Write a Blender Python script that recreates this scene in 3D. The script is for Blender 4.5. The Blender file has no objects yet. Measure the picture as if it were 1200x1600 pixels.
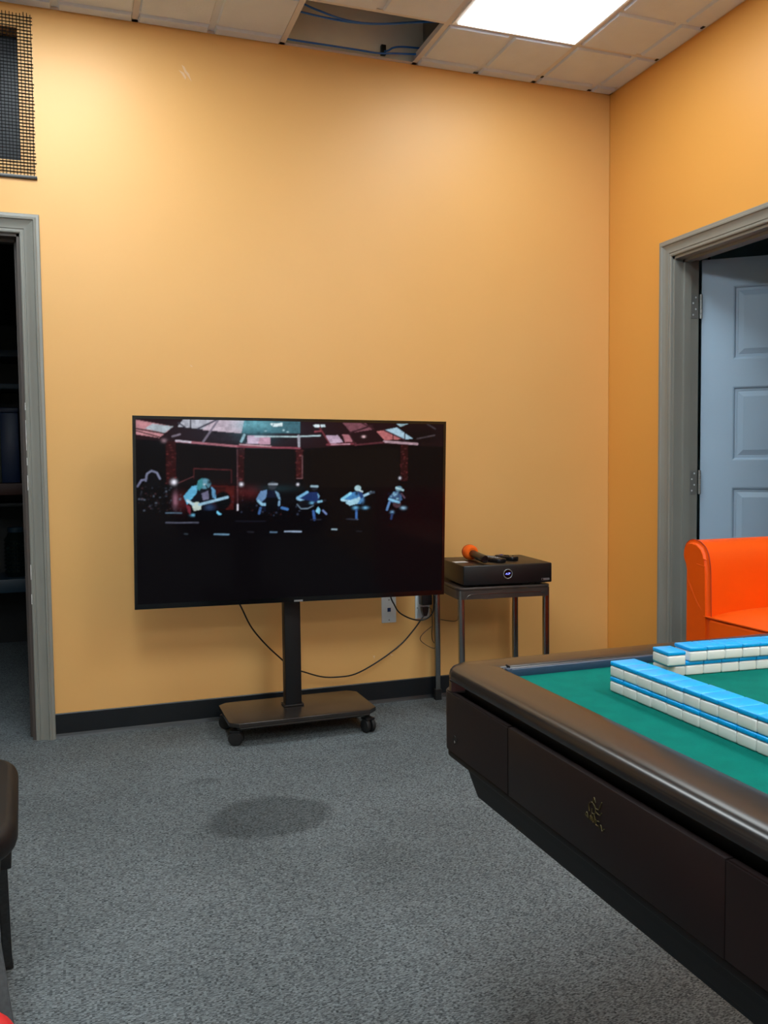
import bpy, bmesh, math, random
import numpy as np
from mathutils import Vector, Matrix
random.seed(7)
S = bpy.context.scene
COL = S.collection
PI = math.pi
FT = 0.3048
H = 2.92                      # ceiling height

# ------------------------------------------------------------------ camera
cd = bpy.data.cameras.new('camera'); cam = bpy.data.objects.new('camera', cd); COL.objects.link(cam)
yaw, pitch, roll = 0.3401, -0.0562, -0.0110
fw = Vector((math.sin(yaw), math.cos(yaw), 0)); rt = Vector((math.cos(yaw), -math.sin(yaw), 0)); up = Vector((0, 0, 1))
fw, up = fw*math.cos(pitch)+up*math.sin(pitch), up*math.cos(pitch)-fw*math.sin(pitch)
rt, up = rt*math.cos(roll)+up*math.sin(roll), up*math.cos(roll)-rt*math.sin(roll)
m = Matrix.Identity(4)
for i in range(3):
    m[i][0] = rt[i]; m[i][1] = up[i]; m[i][2] = -fw[i]
m.translation = Vector((-2.5407, -3.7624, 1.113))
cam.matrix_world = m
cd.sensor_fit = 'VERTICAL'; cd.sensor_height = 24.0; cd.lens = 1354.5/1600*24.0
cd.clip_start = 0.02
S.camera = cam

# ------------------------------------------------------------------ world, exposure
w = bpy.data.worlds.new('world'); S.world = w; w.use_nodes = True
w.node_tree.nodes['Background'].inputs[0].default_value = (0.6, 0.7, 0.8, 1)
w.node_tree.nodes['Background'].inputs[1].default_value = 0.15
S.view_settings.view_transform = 'Standard'; S.view_settings.look = 'None'
S.view_settings.exposure = 0.42; S.view_settings.gamma = 1.0
S.view_settings.use_curve_mapping = False
LIGHT = 13.0                    # radiance of the troffer lenses
LIGHT_COL = (0.88, 0.97, 1.0)

# ------------------------------------------------------------------ materials
def s2l(c):
    return tuple((v/255/12.92 if v/255 <= .04045 else ((v/255+.055)/1.055)**2.4) for v in c)
MATS = {}
def mat(name, rgb, rough=.5, metal=0, spec=.5, var=0, scale=8, bump=0, bscale=80, coat=0, lin=False):
    if name in MATS: return MATS[name]
    M = bpy.data.materials.new(name); M.use_nodes = True; MATS[name] = M
    nt = M.node_tree; N = nt.nodes; L = nt.links; b = N['Principled BSDF']
    c = rgb if lin else s2l(rgb)
    b.inputs['Base Color'].default_value = (*c, 1); b.inputs['Roughness'].default_value = rough
    b.inputs['Metallic'].default_value = metal; b.inputs['Specular IOR Level'].default_value = spec
    b.inputs['Coat Weight'].default_value = coat
    tc = N.new('ShaderNodeTexCoord')
    if var:
        n = N.new('ShaderNodeTexNoise'); n.inputs['Scale'].default_value = scale; n.inputs['Detail'].default_value = 4
        L.new(tc.outputs['Object'], n.inputs['Vector'])
        r = N.new('ShaderNodeValToRGB')
        r.color_ramp.elements[0].position = .3; r.color_ramp.elements[1].position = .7
        r.color_ramp.elements[0].color = (*[v*(1-var) for v in c], 1); r.color_ramp.elements[1].color = (*[min(1, v*(1+var)) for v in c], 1)
        L.new(n.outputs['Fac'], r.inputs['Fac']); L.new(r.outputs['Color'], b.inputs['Base Color'])
    if bump:
        n2 = N.new('ShaderNodeTexNoise'); n2.inputs['Scale'].default_value = bscale; n2.inputs['Detail'].default_value = 3
        L.new(tc.outputs['Object'], n2.inputs['Vector'])
        bp = N.new('ShaderNodeBump'); bp.inputs['Strength'].default_value = bump; bp.inputs['Distance'].default_value = .002
        L.new(n2.outputs['Fac'], bp.inputs['Height']); L.new(bp.outputs['Normal'], b.inputs['Normal'])
    return M
def emis(name, col, strength):
    M = bpy.data.materials.new(name); M.use_nodes = True; MATS[name] = M
    b = M.node_tree.nodes['Principled BSDF']
    b.inputs['Base Color'].default_value = (.8, .8, .8, 1)
    b.inputs['Emission Color'].default_value = (*col, 1); b.inputs['Emission Strength'].default_value = strength
    return M

def wall_paint(name, ca, cb):
    M = mat(name, ca, rough=.45, spec=.5)
    nt = M.node_tree; N = nt.nodes; L = nt.links; b = N['Principled BSDF']
    g = N.new('ShaderNodeNewGeometry')
    n = N.new('ShaderNodeTexNoise'); n.inputs['Scale'].default_value = 1.3; n.inputs['Detail'].default_value = 5
    L.new(g.outputs['Position'], n.inputs['Vector'])
    r = N.new('ShaderNodeValToRGB'); r.color_ramp.elements[0].position = .3; r.color_ramp.elements[1].position = .75
    c0 = s2l(ca); c1 = s2l(cb)
    r.color_ramp.elements[0].color = (*c0, 1); r.color_ramp.elements[1].color = (*c1, 1)
    L.new(n.outputs['Fac'], r.inputs['Fac']); L.new(r.outputs['Color'], b.inputs['Base Color'])
    n2 = N.new('ShaderNodeTexNoise'); n2.inputs['Scale'].default_value = 160; n2.inputs['Detail'].default_value = 3
    L.new(g.outputs['Position'], n2.inputs['Vector'])
    bp = N.new('ShaderNodeBump'); bp.inputs['Strength'].default_value = .12; bp.inputs['Distance'].default_value = .001
    L.new(n2.outputs['Fac'], bp.inputs['Height']); L.new(bp.outputs['Normal'], b.inputs['Normal'])
    return M
def carpet():
    M = mat('grey_carpet', (90, 94, 96), rough=.95, spec=.1)
    nt = M.node_tree; N = nt.nodes; L = nt.links; b = N['Principled BSDF']
    g = N.new('ShaderNodeNewGeometry')
    mp = N.new('ShaderNodeMapping'); mp.inputs['Scale'].default_value = (.6, 1.5, 1)
    L.new(g.outputs['Position'], mp.inputs['Vector'])
    n = N.new('ShaderNodeTexNoise'); n.inputs['Scale'].default_value = 240; n.inputs['Detail'].default_value = 5; n.inputs['Roughness'].default_value = .8
    L.new(mp.outputs['Vector'], n.inputs['Vector'])
    r = N.new('ShaderNodeValToRGB'); e = r.color_ramp.elements
    e[0].position = .38; e[1].position = .66
    e[0].color = (*s2l((27, 31, 34)), 1); e[1].color = (*s2l((138, 147, 151)), 1)
    sn = N.new('ShaderNodeVectorMath'); sn.operation = 'SNAP'; sn.inputs[1].default_value = (.0052, .0025, .01); L.new(g.outputs['Position'], sn.inputs[0])
    wn = N.new('ShaderNodeTexWhiteNoise'); wn.noise_dimensions = '3D'; L.new(sn.outputs[0], wn.inputs['Vector'])
    wr = N.new('ShaderNodeMapRange'); wr.inputs[3].default_value = .36; wr.inputs[4].default_value = .66; L.new(wn.outputs['Value'], wr.inputs[0])
    av = N.new('ShaderNodeMix'); av.data_type = 'FLOAT'; av.inputs[0].default_value = .55; L.new(n.outputs['Fac'], av.inputs[2]); L.new(wr.outputs[0], av.inputs[3])
    L.new(av.outputs[0], r.inputs['Fac'])
    # broad wear
    n3 = N.new('ShaderNodeTexNoise'); n3.inputs['Scale'].default_value = 2.2; n3.inputs['Detail'].default_value = 5
    L.new(g.outputs['Position'], n3.inputs['Vector'])
    mr = N.new('ShaderNodeMapRange'); mr.inputs[1].default_value = .3; mr.inputs[2].default_value = .7; mr.inputs[3].default_value = .84; mr.inputs[4].default_value = 1.1
    L.new(n3.outputs['Fac'], mr.inputs[0])
    mx = N.new('ShaderNodeMix'); mx.data_type = 'RGBA'; mx.blend_type = 'MULTIPLY'; mx.inputs['Factor'].default_value = 1
    L.new(r.outputs['Color'], mx.inputs[6]); L.new(mr.outputs[0], mx.inputs[7])
    # spilled-drink stain: an oval with a ragged rim
    sep = N.new('ShaderNodeSeparateXYZ'); L.new(g.outputs['Position'], sep.inputs[0])
    def math_(op, a, bb):
        q = N.new('ShaderNodeMath'); q.operation = op
        for i, v in enumerate((a, bb)):
            if isinstance(v, (int, float)): q.inputs[i].default_value = v
            elif v is not None: L.new(v, q.inputs[i])
        return q.outputs[0]
    last = mx.outputs[2]
    for (cx, cy, rx, ry, dark) in ((-1.995, -1.108, .205, .165, .60), (-1.45, -.56, .10, .05, .85), (-2.15, -.72, .06, .03, .8), (-1.75, -1.50, .12, .08, .93)):
        dx = math_('DIVIDE', math_('SUBTRACT', sep.outputs[0], cx), rx)
        dy = math_('DIVIDE', math_('SUBTRACT', sep.outputs[1], cy), ry)
        d = math_('SQRT', math_('ADD', math_('MULTIPLY', dx, dx), math_('MULTIPLY', dy, dy)), None)
        n4 = N.new('ShaderNodeTexNoise'); n4.inputs['Scale'].default_value = 9; n4.inputs['Detail'].default_value = 6
        L.new(g.outputs['Position'], n4.inputs['Vector'])
        d2 = math_('ADD', d, math_('MULTIPLY', math_('SUBTRACT', n4.outputs['Fac'], .5), .45))
        q = N.new('ShaderNodeMapRange'); q.inputs[1].default_value = .84; q.inputs[2].default_value = 1.08; q.inputs[3].default_value = dark; q.inputs[4].default_value = 1
        L.new(d2, q.inputs[0])
        mm = N.new('ShaderNodeMix'); mm.data_type = 'RGBA'; mm.blend_type = 'MULTIPLY'; mm.inputs['Factor'].default_value = 1
        L.new(last, mm.inputs[6]); L.new(q.outputs[0], mm.inputs[7]); last = mm.outputs[2]
    L.new(last, b.inputs['Base Color'])
    bp = N.new('ShaderNodeBump'); bp.inputs['Strength'].default_value = .15; bp.inputs['Distance'].default_value = .002
    L.new(n.outputs['Fac'], bp.inputs['Height']); L.new(bp.outputs['Normal'], b.inputs['Normal'])
    return M
def lens_mat(k):
    M = bpy.data.materials.new('prismatic_lens'); M.use_nodes = True
    nt = M.node_tree; N = nt.nodes; L = nt.links; b = N['Principled BSDF']
    b.inputs['Base Color'].default_value = (.85, .9, .9, 1); b.inputs['Roughness'].default_value = .3
    tc = N.new('ShaderNodeTexCoord')
    ck = N.new('ShaderNodeTexChecker'); ck.inputs['Scale'].default_value = 260
    ck.inputs['Color1'].default_value = (1, 1, 1, 1); ck.inputs['Color2'].default_value = (.82, .82, .82, 1)
    L.new(tc.outputs['Object'], ck.inputs['Vector'])
    # the tubes behind the lens: two brighter bands along its length
    sx = N.new('ShaderNodeSeparateXYZ'); L.new(tc.outputs['Object'], sx.inputs[0])
    ab = N.new('ShaderNodeMath'); ab.operation = 'ABSOLUTE'; L.new(sx.outputs[0], ab.inputs[0])
    sb = N.new('ShaderNodeMath'); sb.operation = 'SUBTRACT'; L.new(ab.outputs[0], sb.inputs[0]); sb.inputs[1].default_value = .14
    a2 = N.new('ShaderNodeMath'); a2.operation = 'ABSOLUTE'; L.new(sb.outputs[0], a2.inputs[0])
    mr = N.new('ShaderNodeMapRange'); mr.inputs[1].default_value = 0; mr.inputs[2].default_value = .13; mr.inputs[3].default_value = 1.25; mr.inputs[4].default_value = .75
    L.new(a2.outputs[0], mr.inputs[0])
    mu = N.new('ShaderNodeMath'); mu.operation = 'MULTIPLY'; L.new(mr.outputs[0], mu.inputs[0]); mu.inputs[1].default_value = LIGHT*k
    mx = N.new('ShaderNodeMix'); mx.data_type = 'RGBA'; mx.blend_type = 'MULTIPLY'; mx.inputs['Factor'].default_value = 1
    mx.inputs[6].default_value = (*LIGHT_COL, 1); L.new(ck.outputs['Color'], mx.inputs[7])
    L.new(mx.outputs[2], b.inputs['Emission Color']); L.new(mu.outputs[0], b.inputs['Emission Strength'])
    return M

paint = wall_paint('orange_paint', (230, 177, 105), (234, 182, 112)); paint_right = wall_paint('right_wall_orange', (231, 163, 76), (234, 168, 82)); off_white = mat('off_white_paint', (214, 214, 210), .6)  # right wall's orange is more saturated than the back wall's
carpet_m = carpet()
tile_m = mat('ceiling_tile_white', (212, 222, 240), .9, spec=.2, var=.04, scale=6, bump=.5, bscale=140)
tbar_m = mat('ceiling_bar_white', (206, 206, 214), .5, spec=.3)
plaster = mat('unpainted_drywall', (228, 228, 222), .9, var=.12, scale=3)
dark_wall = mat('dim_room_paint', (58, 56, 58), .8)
teal_wall = mat('teal_wall_paint', (150, 186, 196), .7, var=.05)
frame_grey = mat('grey_door_gloss', (134, 135, 129), .34, var=.05, scale=4)
door_blue = mat('blue_grey_door_paint', (158, 186, 210), .38, var=.03, scale=3)
black_vinyl = mat('black_vinyl_cove', (18, 23, 28), .38, var=.15, scale=12)
black_plastic = mat('black_plastic', (13, 14, 16), .35)
matte_black = mat('matte_black_metal', (11, 13, 17), .5)
steel = mat('brushed_steel', (140, 142, 140), .42, metal=.5)
chrome = mat('chrome_tube', (150, 152, 152), .2, metal=1)
white_plastic = mat('white_plate_plastic', (214, 222, 226), .4)
leather_o = mat('orange_leatherette', (238, 86, 0), .45, spec=.35, var=.03, scale=5, bump=.12, bscale=300)
seam_o = mat('dark_orange_thread', (170, 50, 6), .6)
rail_m = mat('brown_black_rail', (33, 31, 31), .25, var=.05, scale=10)
panel_m = mat('dark_brown_panel', (25, 15, 15), .5, spec=.3, var=.06, scale=4)
skirt_m = mat('black_skirt_plastic', (8, 9, 11), .5, spec=.3)
felt_m = mat('green_felt', (0, 104, 92), .95, spec=.1, var=.08, scale=30, bump=.4, bscale=600)
tile_white = mat('ivory_white_tile', (226, 226, 222), .28, coat=.3)
tile_blue = mat('sky_blue_tile_back', (0, 163, 236), .3)
rubber = mat('black_rubber', (12, 12, 13), .7)
blue_cable = mat('blue_network_cable', (24, 104, 200), .45)

# ------------------------------------------------------------------ geometry helpers
def box(bm, lo, hi, bev=0, seg=2):
    lo = Vector(lo); hi = Vector(hi)
    ret = bmesh.ops.create_cube(bm, size=1)
    vs = ret['verts']
    for v in vs:
        v.co = Vector(((lo[i]+hi[i])/2 + v.co[i]*(hi[i]-lo[i]) for i in range(3)))
    if bev:
        es = {e for v in vs for e in v.link_edges}
        bmesh.ops.bevel(bm, geom=list(es), offset=bev, segments=seg, affect='EDGES', profile=.5)
    return bm
def B(lo, hi, bev=0, seg=2): return box(bmesh.new(), lo, hi, bev, seg)
def cyl(bm, p0, p1, r0, r1=None, seg=20, caps=True):
    r1 = r0 if r1 is None else r1
    p0 = Vector(p0); p1 = Vector(p1); d = (p1-p0).normalized()
    a = d.orthogonal().normalized(); b = d.cross(a)
    A = []; Bv = []
    for i in range(seg):
        t = 2*PI*i/seg; o = a*math.cos(t)+b*math.sin(t)
        A.append(bm.verts.new(p0+o*r0)); Bv.append(bm.verts.new(p1+o*r1))
    for i in range(seg):
        j = (i+1) % seg; bm.faces.new((A[i], A[j], Bv[j], Bv[i]))
    if caps:
        bm.faces.new(A[::-1]); bm.faces.new(Bv)
    return bm
def lathe(bm, prof, origin, axis, seg=28):
    o = Vector(origin); d = Vector(axis).normalized(); a = d.orthogonal().normalized(); b = d.cross(a)
    rings = []
    for (r, t) in prof:
        rings.append([bm.verts.new(o+d*t+(a*math.cos(2*PI*i/seg)+b*math.sin(2*PI*i/seg))*max(r, 1e-5)) for i in range(seg)])
    for k in range(len(rings)-1):
        for i in range(seg):
            j = (i+1) % seg; bm.faces.new((rings[k][i], rings[k][j], rings[k+1][j], rings[k+1][i]))
    bm.faces.new(rings[0][::-1]); bm.faces.new(rings[-1])
    return bm
def smooth_path(pts, n=6):
    P = [Vector(q) for q in pts]; out = []
    for i in range(len(P)-1):
        p0 = P[max(i-1, 0)]; p1 = P[i]; p2 = P[i+1]; p3 = P[min(i+2, len(P)-1)]
        for k in range(n):
            t = k/n
            out.append(.5*((2*p1)+(p2-p0)*t+(2*p0-5*p1+4*p2-p3)*t*t+(3*p1-p0-3*p2+p3)*t**3))
    out.append(P[-1]); return out
def tube(bm, pts, r, seg=8, smooth=True, n=6):
    P = smooth_path(pts, n) if smooth and len(pts) > 2 else [Vector(q) for q in pts]
    rings = []; a = None
    for i, q in enumerate(P):
        d = (P[min(i+1, len(P)-1)]-P[max(i-1, 0)]).normalized()
        a = d.orthogonal().normalized() if a is None else (a-d*a.dot(d)).normalized()
        b = d.cross(a)
        rr = r[i] if hasattr(r, '__len__') else r
        rings.append([bm.verts.new(q+(a*math.cos(2*PI*k/seg)+b*math.sin(2*PI*k/seg))*rr) for k in range(seg)])
    for k in range(len(rings)-1):
        for i in range(seg):
            j = (i+1) % seg; bm.faces.new((rings[k][i], rings[k][j], rings[k+1][j], rings[k+1][i]))
    bm.faces.new(rings[0][::-1]); bm.faces.new(rings[-1])
    return bm
def prism(bm, outline, a0, a1, axis):
    """outline: 2-D points; axis 'x': (y,z) outline along x, 'y': (x,z), 'z': (x,y)"""
    def P(q, t):
        return {'x': (t, q[0], q[1]), 'y': (q[0], t, q[1]), 'z': (q[0], q[1], t)}[axis]
    A = [bm.verts.new(P(q, a0)) for q in outline]; Bv = [bm.verts.new(P(q, a1)) for q in outline]
    n = len(outline)
    for i in range(n):
        j = (i+1) % n; bm.faces.new((A[i], A[j], Bv[j], Bv[i]))
    f0 = bm.faces.new(A[::-1]); f1 = bm.faces.new(Bv)
    bmesh.ops.recalc_face_normals(bm, faces=bm.faces)
    return [f0, f1]
def rrect(x0, x1, y0, y1, r, n=6, chamfer=False):
    pts = []
    for (cx, cy, a0) in ((x1-r, y1-r, 0), (x0+r, y1-r, 90), (x0+r, y0+r, 180), (x1-r, y0+r, 270)):
        for k in range(n+1):
            if chamfer and 0 < k < n: continue
            a = math.radians(a0+90*k/n); pts.append((cx+r*math.cos(a), cy+r*math.sin(a)))
    return pts
def rprism(bm, x0, x1, y0, y1, z0, z1, r, bev=0, chamfer=False, seg=3):
    f = prism(bm, rrect(x0, x1, y0, y1, r, chamfer=chamfer), z0, z1, 'z')
    if bev:
        es = {e for ff in f for e in ff.edges}
        bmesh.ops.bevel(bm, geom=list(es), offset=bev, segments=seg, affect='EDGES', profile=.5)
    return bm
def ob(name, bm, material, parent=None, smooth=True, world=False, angle=35):
    me = bpy.data.meshes.new(name)
    bmesh.ops.recalc_face_normals(bm, faces=bm.faces)
    if world and parent is not None:
        q = parent
        while q is not None:
            bmesh.ops.translate(bm, verts=bm.verts, vec=-Vector(q.location)); q = q.parent
    bm.to_mesh(me); bm.free()
    if smooth:
        me.polygons.foreach_set('use_smooth', [True]*len(me.polygons)); me.set_sharp_from_angle(angle=math.radians(angle))
    o = bpy.data.objects.new(name, me); COL.objects.link(o)
    if isinstance(material, (list, tuple)):
        for q in material: me.materials.append(q)
    else: me.materials.append(material)
    if parent is not None: o.parent = parent
    return o
def tag(o, label, cat, group=None, kind=None):
    o['label'] = label; o['category'] = cat
    if group: o['group'] = group
    if kind: o['kind'] = kind
    return o
def thing(name, label, cat, loc=(0, 0, 0), rz=0, group=None):
    o = bpy.data.objects.new(name, None); COL.objects.link(o); o.empty_display_size = .05
    o.location = loc; o.rotation_euler = (0, 0, rz)
    return tag(o, label, cat, group)
def struct(name, bm, material, parent=None, label=None, smooth=False):
    o = ob(name, bm, material, parent, smooth, world=True)
    if parent is None:
        o['kind'] = 'structure'; o['label'] = label; o['category'] = name.split('_')[0]
    return o
def place(o, loc, rot=None):
    o.location = loc
    if rot: o.rotation_euler = rot
    return o

# ------------------------------------------------------------------ room shell
XL, YN = -5.2, -7.6           # far left wall, wall behind the camera
D1 = (-3.586, -2.726, 2.035)  # doorway in the back wall: x range, head height
VENT = (-3.20, -2.711, 2.319, 2.829)
D2 = (-1.355, -0.494, 2.02)   # doorway in the right wall: y range, head height
struct('floor', B((XL-.1, YN-.1, -.05), (2.9, 3.6, 0)), carpet_m, label='grey loop-pile carpet with a dark oval stain in the middle')
bm = bmesh.new()
box(bm, (D1[1], 0, 0), (.12, .12, 2.25)); box(bm, (XL-.1, 0, 0), (D1[0], .12, 2.25)); box(bm, (D1[0], 0, D1[2]), (D1[1], .12, 2.25))
box(bm, (XL-.1, 0, 2.25), (.12, .12, VENT[2])); box(bm, (XL-.1, 0, VENT[2]), (VENT[0], .12, VENT[3]))
box(bm, (VENT[1], 0, VENT[2]), (.12, .12, VENT[3])); box(bm, (XL-.1, 0, VENT[3]), (.12, .12, H))
wall_back = struct('wall_back', bm, paint, label='pale orange painted wall behind the television')
wp = ob('dark_pane', B((VENT[0], .085, VENT[2]), (VENT[1], .095, VENT[3])), mat('navy_pane', (9, 18, 32), .35), wall_back, False)
# torn paint flake and patch marks
mark = mat('exposed_patch', (236, 200, 158), .3)
def flake(pts, zc):
    b_ = bmesh.new(); t = [b_.verts.new((x, -.0006-.0007*(i % 2), z)) for i, (x, z) in enumerate(pts)]
    b_.faces.new(t); r = bmesh.ops.extrude_face_region(b_, geom=list(b_.faces))
    for v in r['geom']:
        if isinstance(v, bmesh.types.BMVert): v.co.y = .0005
    ob('paint_flake', b_, mark, wall_back, False)
flake([(-2.080, 2.775), (-2.068, 2.768), (-2.060, 2.752), (-2.050, 2.742), (-2.045, 2.725), (-2.040, 2.712), (-2.049, 2.722), (-2.058, 2.735), (-2.068, 2.746)], 0)
flake([(-2.092, 2.752), (-2.072, 2.744), (-2.062, 2.726), (-2.066, 2.716), (-2.078, 2.735)], 0)
flake([(-1.272, .222), (-1.266, .214), (-1.268, .205), (-1.264, .212), (-1.262, .224)], 0)
flake([(-1.190, .232), (-1.180, .222), (-1.170, .219), (-1.182, .216)], 0)
flake([(-2.075, 1.54), (-2.069, 1.535), (-2.062, 1.53), (-2.07, 1.532)], 0)
bm = bmesh.new()
box(bm, (0, D2[1], 0), (.12, 0, H)); box(bm, (0, YN, 0), (.12, D2[0], H)); box(bm, (0, D2[0], D2[2]), (.12, D2[1], H))
struct('wall_right', bm, paint_right, label='deep orange wall with an open doorway, right of the corner')
struct('wall_left', B((XL-.1, YN, 0), (XL, 0, H)), off_white, label='off-white side wall out of view on the left')
struct('wall_front', B((XL-.1, YN-.1, 0), (.12, YN, H)), off_white, label='off-white wall behind the camera')
struct('wall_upper', B((XL-.1, 0, H), (.12, .12, 3.25)), plaster, label='bare grey drywall above the suspended ceiling')
struct('wall_beam', B((XL, -.50, 2.962), (.0, -.44, 3.25)), plaster, label='added drywall board above the ceiling tiles, unseen, holding light in the open bay')  # unseen bulkhead added so light collects in the open ceiling bay
struct('wall_roof', B((XL-.1, YN-.1, 3.25), (.12, .12, 3.30)), mat('roof_deck', (200, 198, 192), .9), label='roof deck above the ceiling tiles, set low and pale to bounce light')  # deck lowered and made pale so more light bounces above the tiles
# baseboards
def cove(bm, x0, x1):
    prism(bm, [(0, 0), (-.012, 0), (-.008, .006), (-.0045, .016), (-.004, .096), (-.002, .1), (0, .1)], x0, x1, 'x')
bm = bmesh.new(); cove(bm, -2.651, 0)
struct('baseboard_back', bm, black_vinyl, label='black vinyl cove base along the orange wall')
bm = bmesh.new(); prism(bm, [(0, 0), (-.012, 0), (-.0045, .016), (-.004, .096), (0, .1)], -.41, 0, 'y')
struct('baseboard_right', bm, black_vinyl, label='short black cove base between corner and right doorway')
struct('trim_1', B((-.004, -.004, 0), (0, 0, H)), mat('corner_bead', (214, 150, 70), .35), label='thin corner bead where the two orange walls meet')

# door casings: moulded profile mitred around the opening
PROF = [(0, -.002), (0, .010), (.004, .013), (.010, .013), (.012, .009), (.016, .009), (.018, .012), (.028, .0125), (.040, .017), (.050, .021), (.053, .026), (.060, .027), (.063, .023), (.072, .021), (.075, .018), (.075, -.002)]
def casing(a0, a1, top, fn):
    b_ = bmesh.new(); rows = []
    for (u, h) in PROF:
        rows.append([b_.verts.new(fn(*q, h)) for q in ((a0-u, 0), (a0-u, top+u), (a1+u, top+u), (a1+u, 0))])
    n = len(rows)
    for i in range(n):
        j = (i+1) % n
        for k in range(3): b_.faces.new((rows[i][k], rows[i][k+1], rows[j][k+1], rows[j][k]))
    b_.faces.new([r[0] for r in rows]); b_.faces.new([r[3] for r in rows][::-1])
    return b_
d1 = struct('door_1', casing(D1[0], D1[1], D1[2], lambda a, z, h: (a, -h, z)), frame_grey, label='grey moulded door frame around the dark doorway')
d1.data.set_sharp_from_angle(angle=math.radians(20))
jm = mat('dark_jamb', (74, 66, 62), .5)
bm = bmesh.new()
for (x0, x1) in ((D1[1]-.012, D1[1]+.001), (D1[0]-.001, D1[0]+.012)): box(bm, (x0, -.001, 0), (x1, .125, D1[2]))
box(bm, (D1[0], -.001, D1[2]-.012), (D1[1], .125, D1[2]))
ob('jamb', bm, jm, d1, False)
bm = bmesh.new()
box(bm, (D1[1]-.024, .05, 0), (D1[1]-.012, .085, D1[2]-.012)); box(bm, (D1[0]+.012, .05, 0), (D1[0]+.024, .085, D1[2]-.012)); box(bm, (D1[0]+.012, .05, D1[2]-.024), (D1[1]-.012, .085, D1[2]-.012))
ob('door_stop', bm, jm, d1, False)
chip = mat('chipped_white', (212, 214, 212), .5)
for (z0, z1, dx) in ((1.18, 1.30, 0), (1.02, 1.08, .001), (1.34, 1.37, 0), (.66, .72, .001), (.56, .60, .001), (1.12, 1.15, .002)):
    bm = bmesh.new(); n = 7
    L_ = [(D1[1]+.0005+random.uniform(0, .0022), z0+(z1-z0)*i/n) for i in range(n+1)]
    pts = [(D1[1]-.0006, z) for _, z in L_] + [(x+dx, z) for x, z in L_[::-1]]
    prism(bm, [(x, z) for x, z in pts], -.0118, -.006, 'y'); ob('paint_chip', bm, chip, d1, False)

d2 = struct('door_2', casing(-D2[1], -D2[0], D2[2], lambda a, z, h: (-h, -a, z)), frame_grey, label='grey moulded door frame around the right doorway behind the orange sofa')
d2.data.set_sharp_from_angle(angle=math.radians(20))
bm = bmesh.new()
for (y0, y1) in ((D2[1]-.012, D2[1]+.001), (D2[0]-.001, D2[0]+.012)): box(bm, (-.001, y0, 0), (.13, y1, D2[2]))
box(bm, (-.001, D2[0], D2[2]-.012), (.13, D2[1], D2[2]))
ob('jamb', bm, frame_grey, d2, False)
bm = bmesh.new()
box(bm, (.045, D2[1]-.024, 0), (.08, D2[1]-.012, D2[2]-.012)); box(bm, (.045, D2[0]+.012, 0), (.08, D2[0]+.024, D2[2]-.012)); box(bm, (.045, D2[0]+.012, D2[2]-.024), (.08, D2[1]-.012, D2[2]-.012))
ob('door_stop', bm, frame_grey, d2, False)
# hinges: leaf on the jamb with screws, knuckle at the pin
for zc in (1.803, 1.011, .22):
    b_ = bmesh.new(); box(b_, (.084, D2[1]-.0145, zc-.054), (.128, D2[1]-.012, zc+.054)); h_ = ob('hinge', b_, steel, d2, False)
    b_ = bmesh.new()
    for k in range(5): cyl(b_, (.137, D2[1]-.019, zc-.054+k*.0218), (.137, D2[1]-.019, zc-.054+k*.0218+.0205), .0065, seg=12)
    ob('hinge_knuckle', b_, steel, h_)
    b_ = bmesh.new()
    for k in range(4): cyl(b_, (.098+.014*(k % 2), D2[1]-.0162, zc-.038+k*.026), (.098+.014*(k % 2), D2[1]-.0140, zc-.038+k*.026), .0042, seg=10)
    ob('screw', b_, white_plastic, h_)
# the open six-panel leaf (local x along the leaf, y thickness, z up)
leaf = bpy.data.objects.new('door_3', None); COL.objects.link(leaf); leaf['kind'] = 'structure'
leaf['label'] = 'blue-grey six-panel door standing open inside the right doorway'; leaf['category'] = 'door'
leaf.location = (.150, -.502, 0); leaf.rotation_euler = (0, 0, math.radians(-38))
LW, LT = .84, .036
xs = [0, .134, .375, .465, .706, LW]
bm = bmesh.new()
cells = []
rows_ = [(.235, .987), (1.109, 1.441), (1.562, 1.890)]
for (z0, z1) in rows_:
    for (x0, x1) in ((xs[1], xs[2]), (xs[3], xs[4])): cells.append((x0, x1, z0, z1))
for (x0, x1) in ((0, xs[1]), (xs[2], xs[3]), (xs[4], LW)): box(bm, (x0, 0, .012), (x1, LT, 2.012))
zz = [.012]+[v for r in rows_ for v in r]+[2.012]
for k in range(0, len(zz), 2):
    for (x0, x1) in ((xs[1], xs[2]), (xs[3], xs[4])): box(bm, (x0, 0, zz[k]), (x1, LT, zz[k+1]))
ob('door_frame', bm, door_blue, leaf, False)
for (x0, x1, z0, z1) in cells:      # raised panel: sunk moulding, sloped field
    b_ = bmesh.new(); offs = [(0, 0), (.006, .002), (.011, .009), (.020, .009), (.022, .010), (.046, .003)]
    for side in (0, 1):
        R_ = []
        for (o_, dep) in offs:
            y = dep if side == 0 else LT-dep
            R_.append([b_.verts.new(q) for q in ((x0+o_, y, z0+o_), (x1-o_, y, z0+o_), (x1-o_, y, z1-o_), (x0+o_, y, z1-o_))])
        for i in range(len(R_)-1):
            for k in range(4): b_.faces.new((R_[i][k], R_[i][(k+1) % 4], R_[i+1][(k+1) % 4], R_[i+1][k]))
        b_.faces.new(R_[-1])
    ob('door_panel', b_, door_blue, leaf, False)
b_ = bmesh.new(); lathe(b_, [(.028, 0), (.028, .006), (.011, .009), (.010, .03), (.022, .036), (.027, .048), (.022, .06), (.004, .064)], (LW-.065, 0, .95), (0, -1, 0)); ob('door_knob', b_, steel, leaf)

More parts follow.
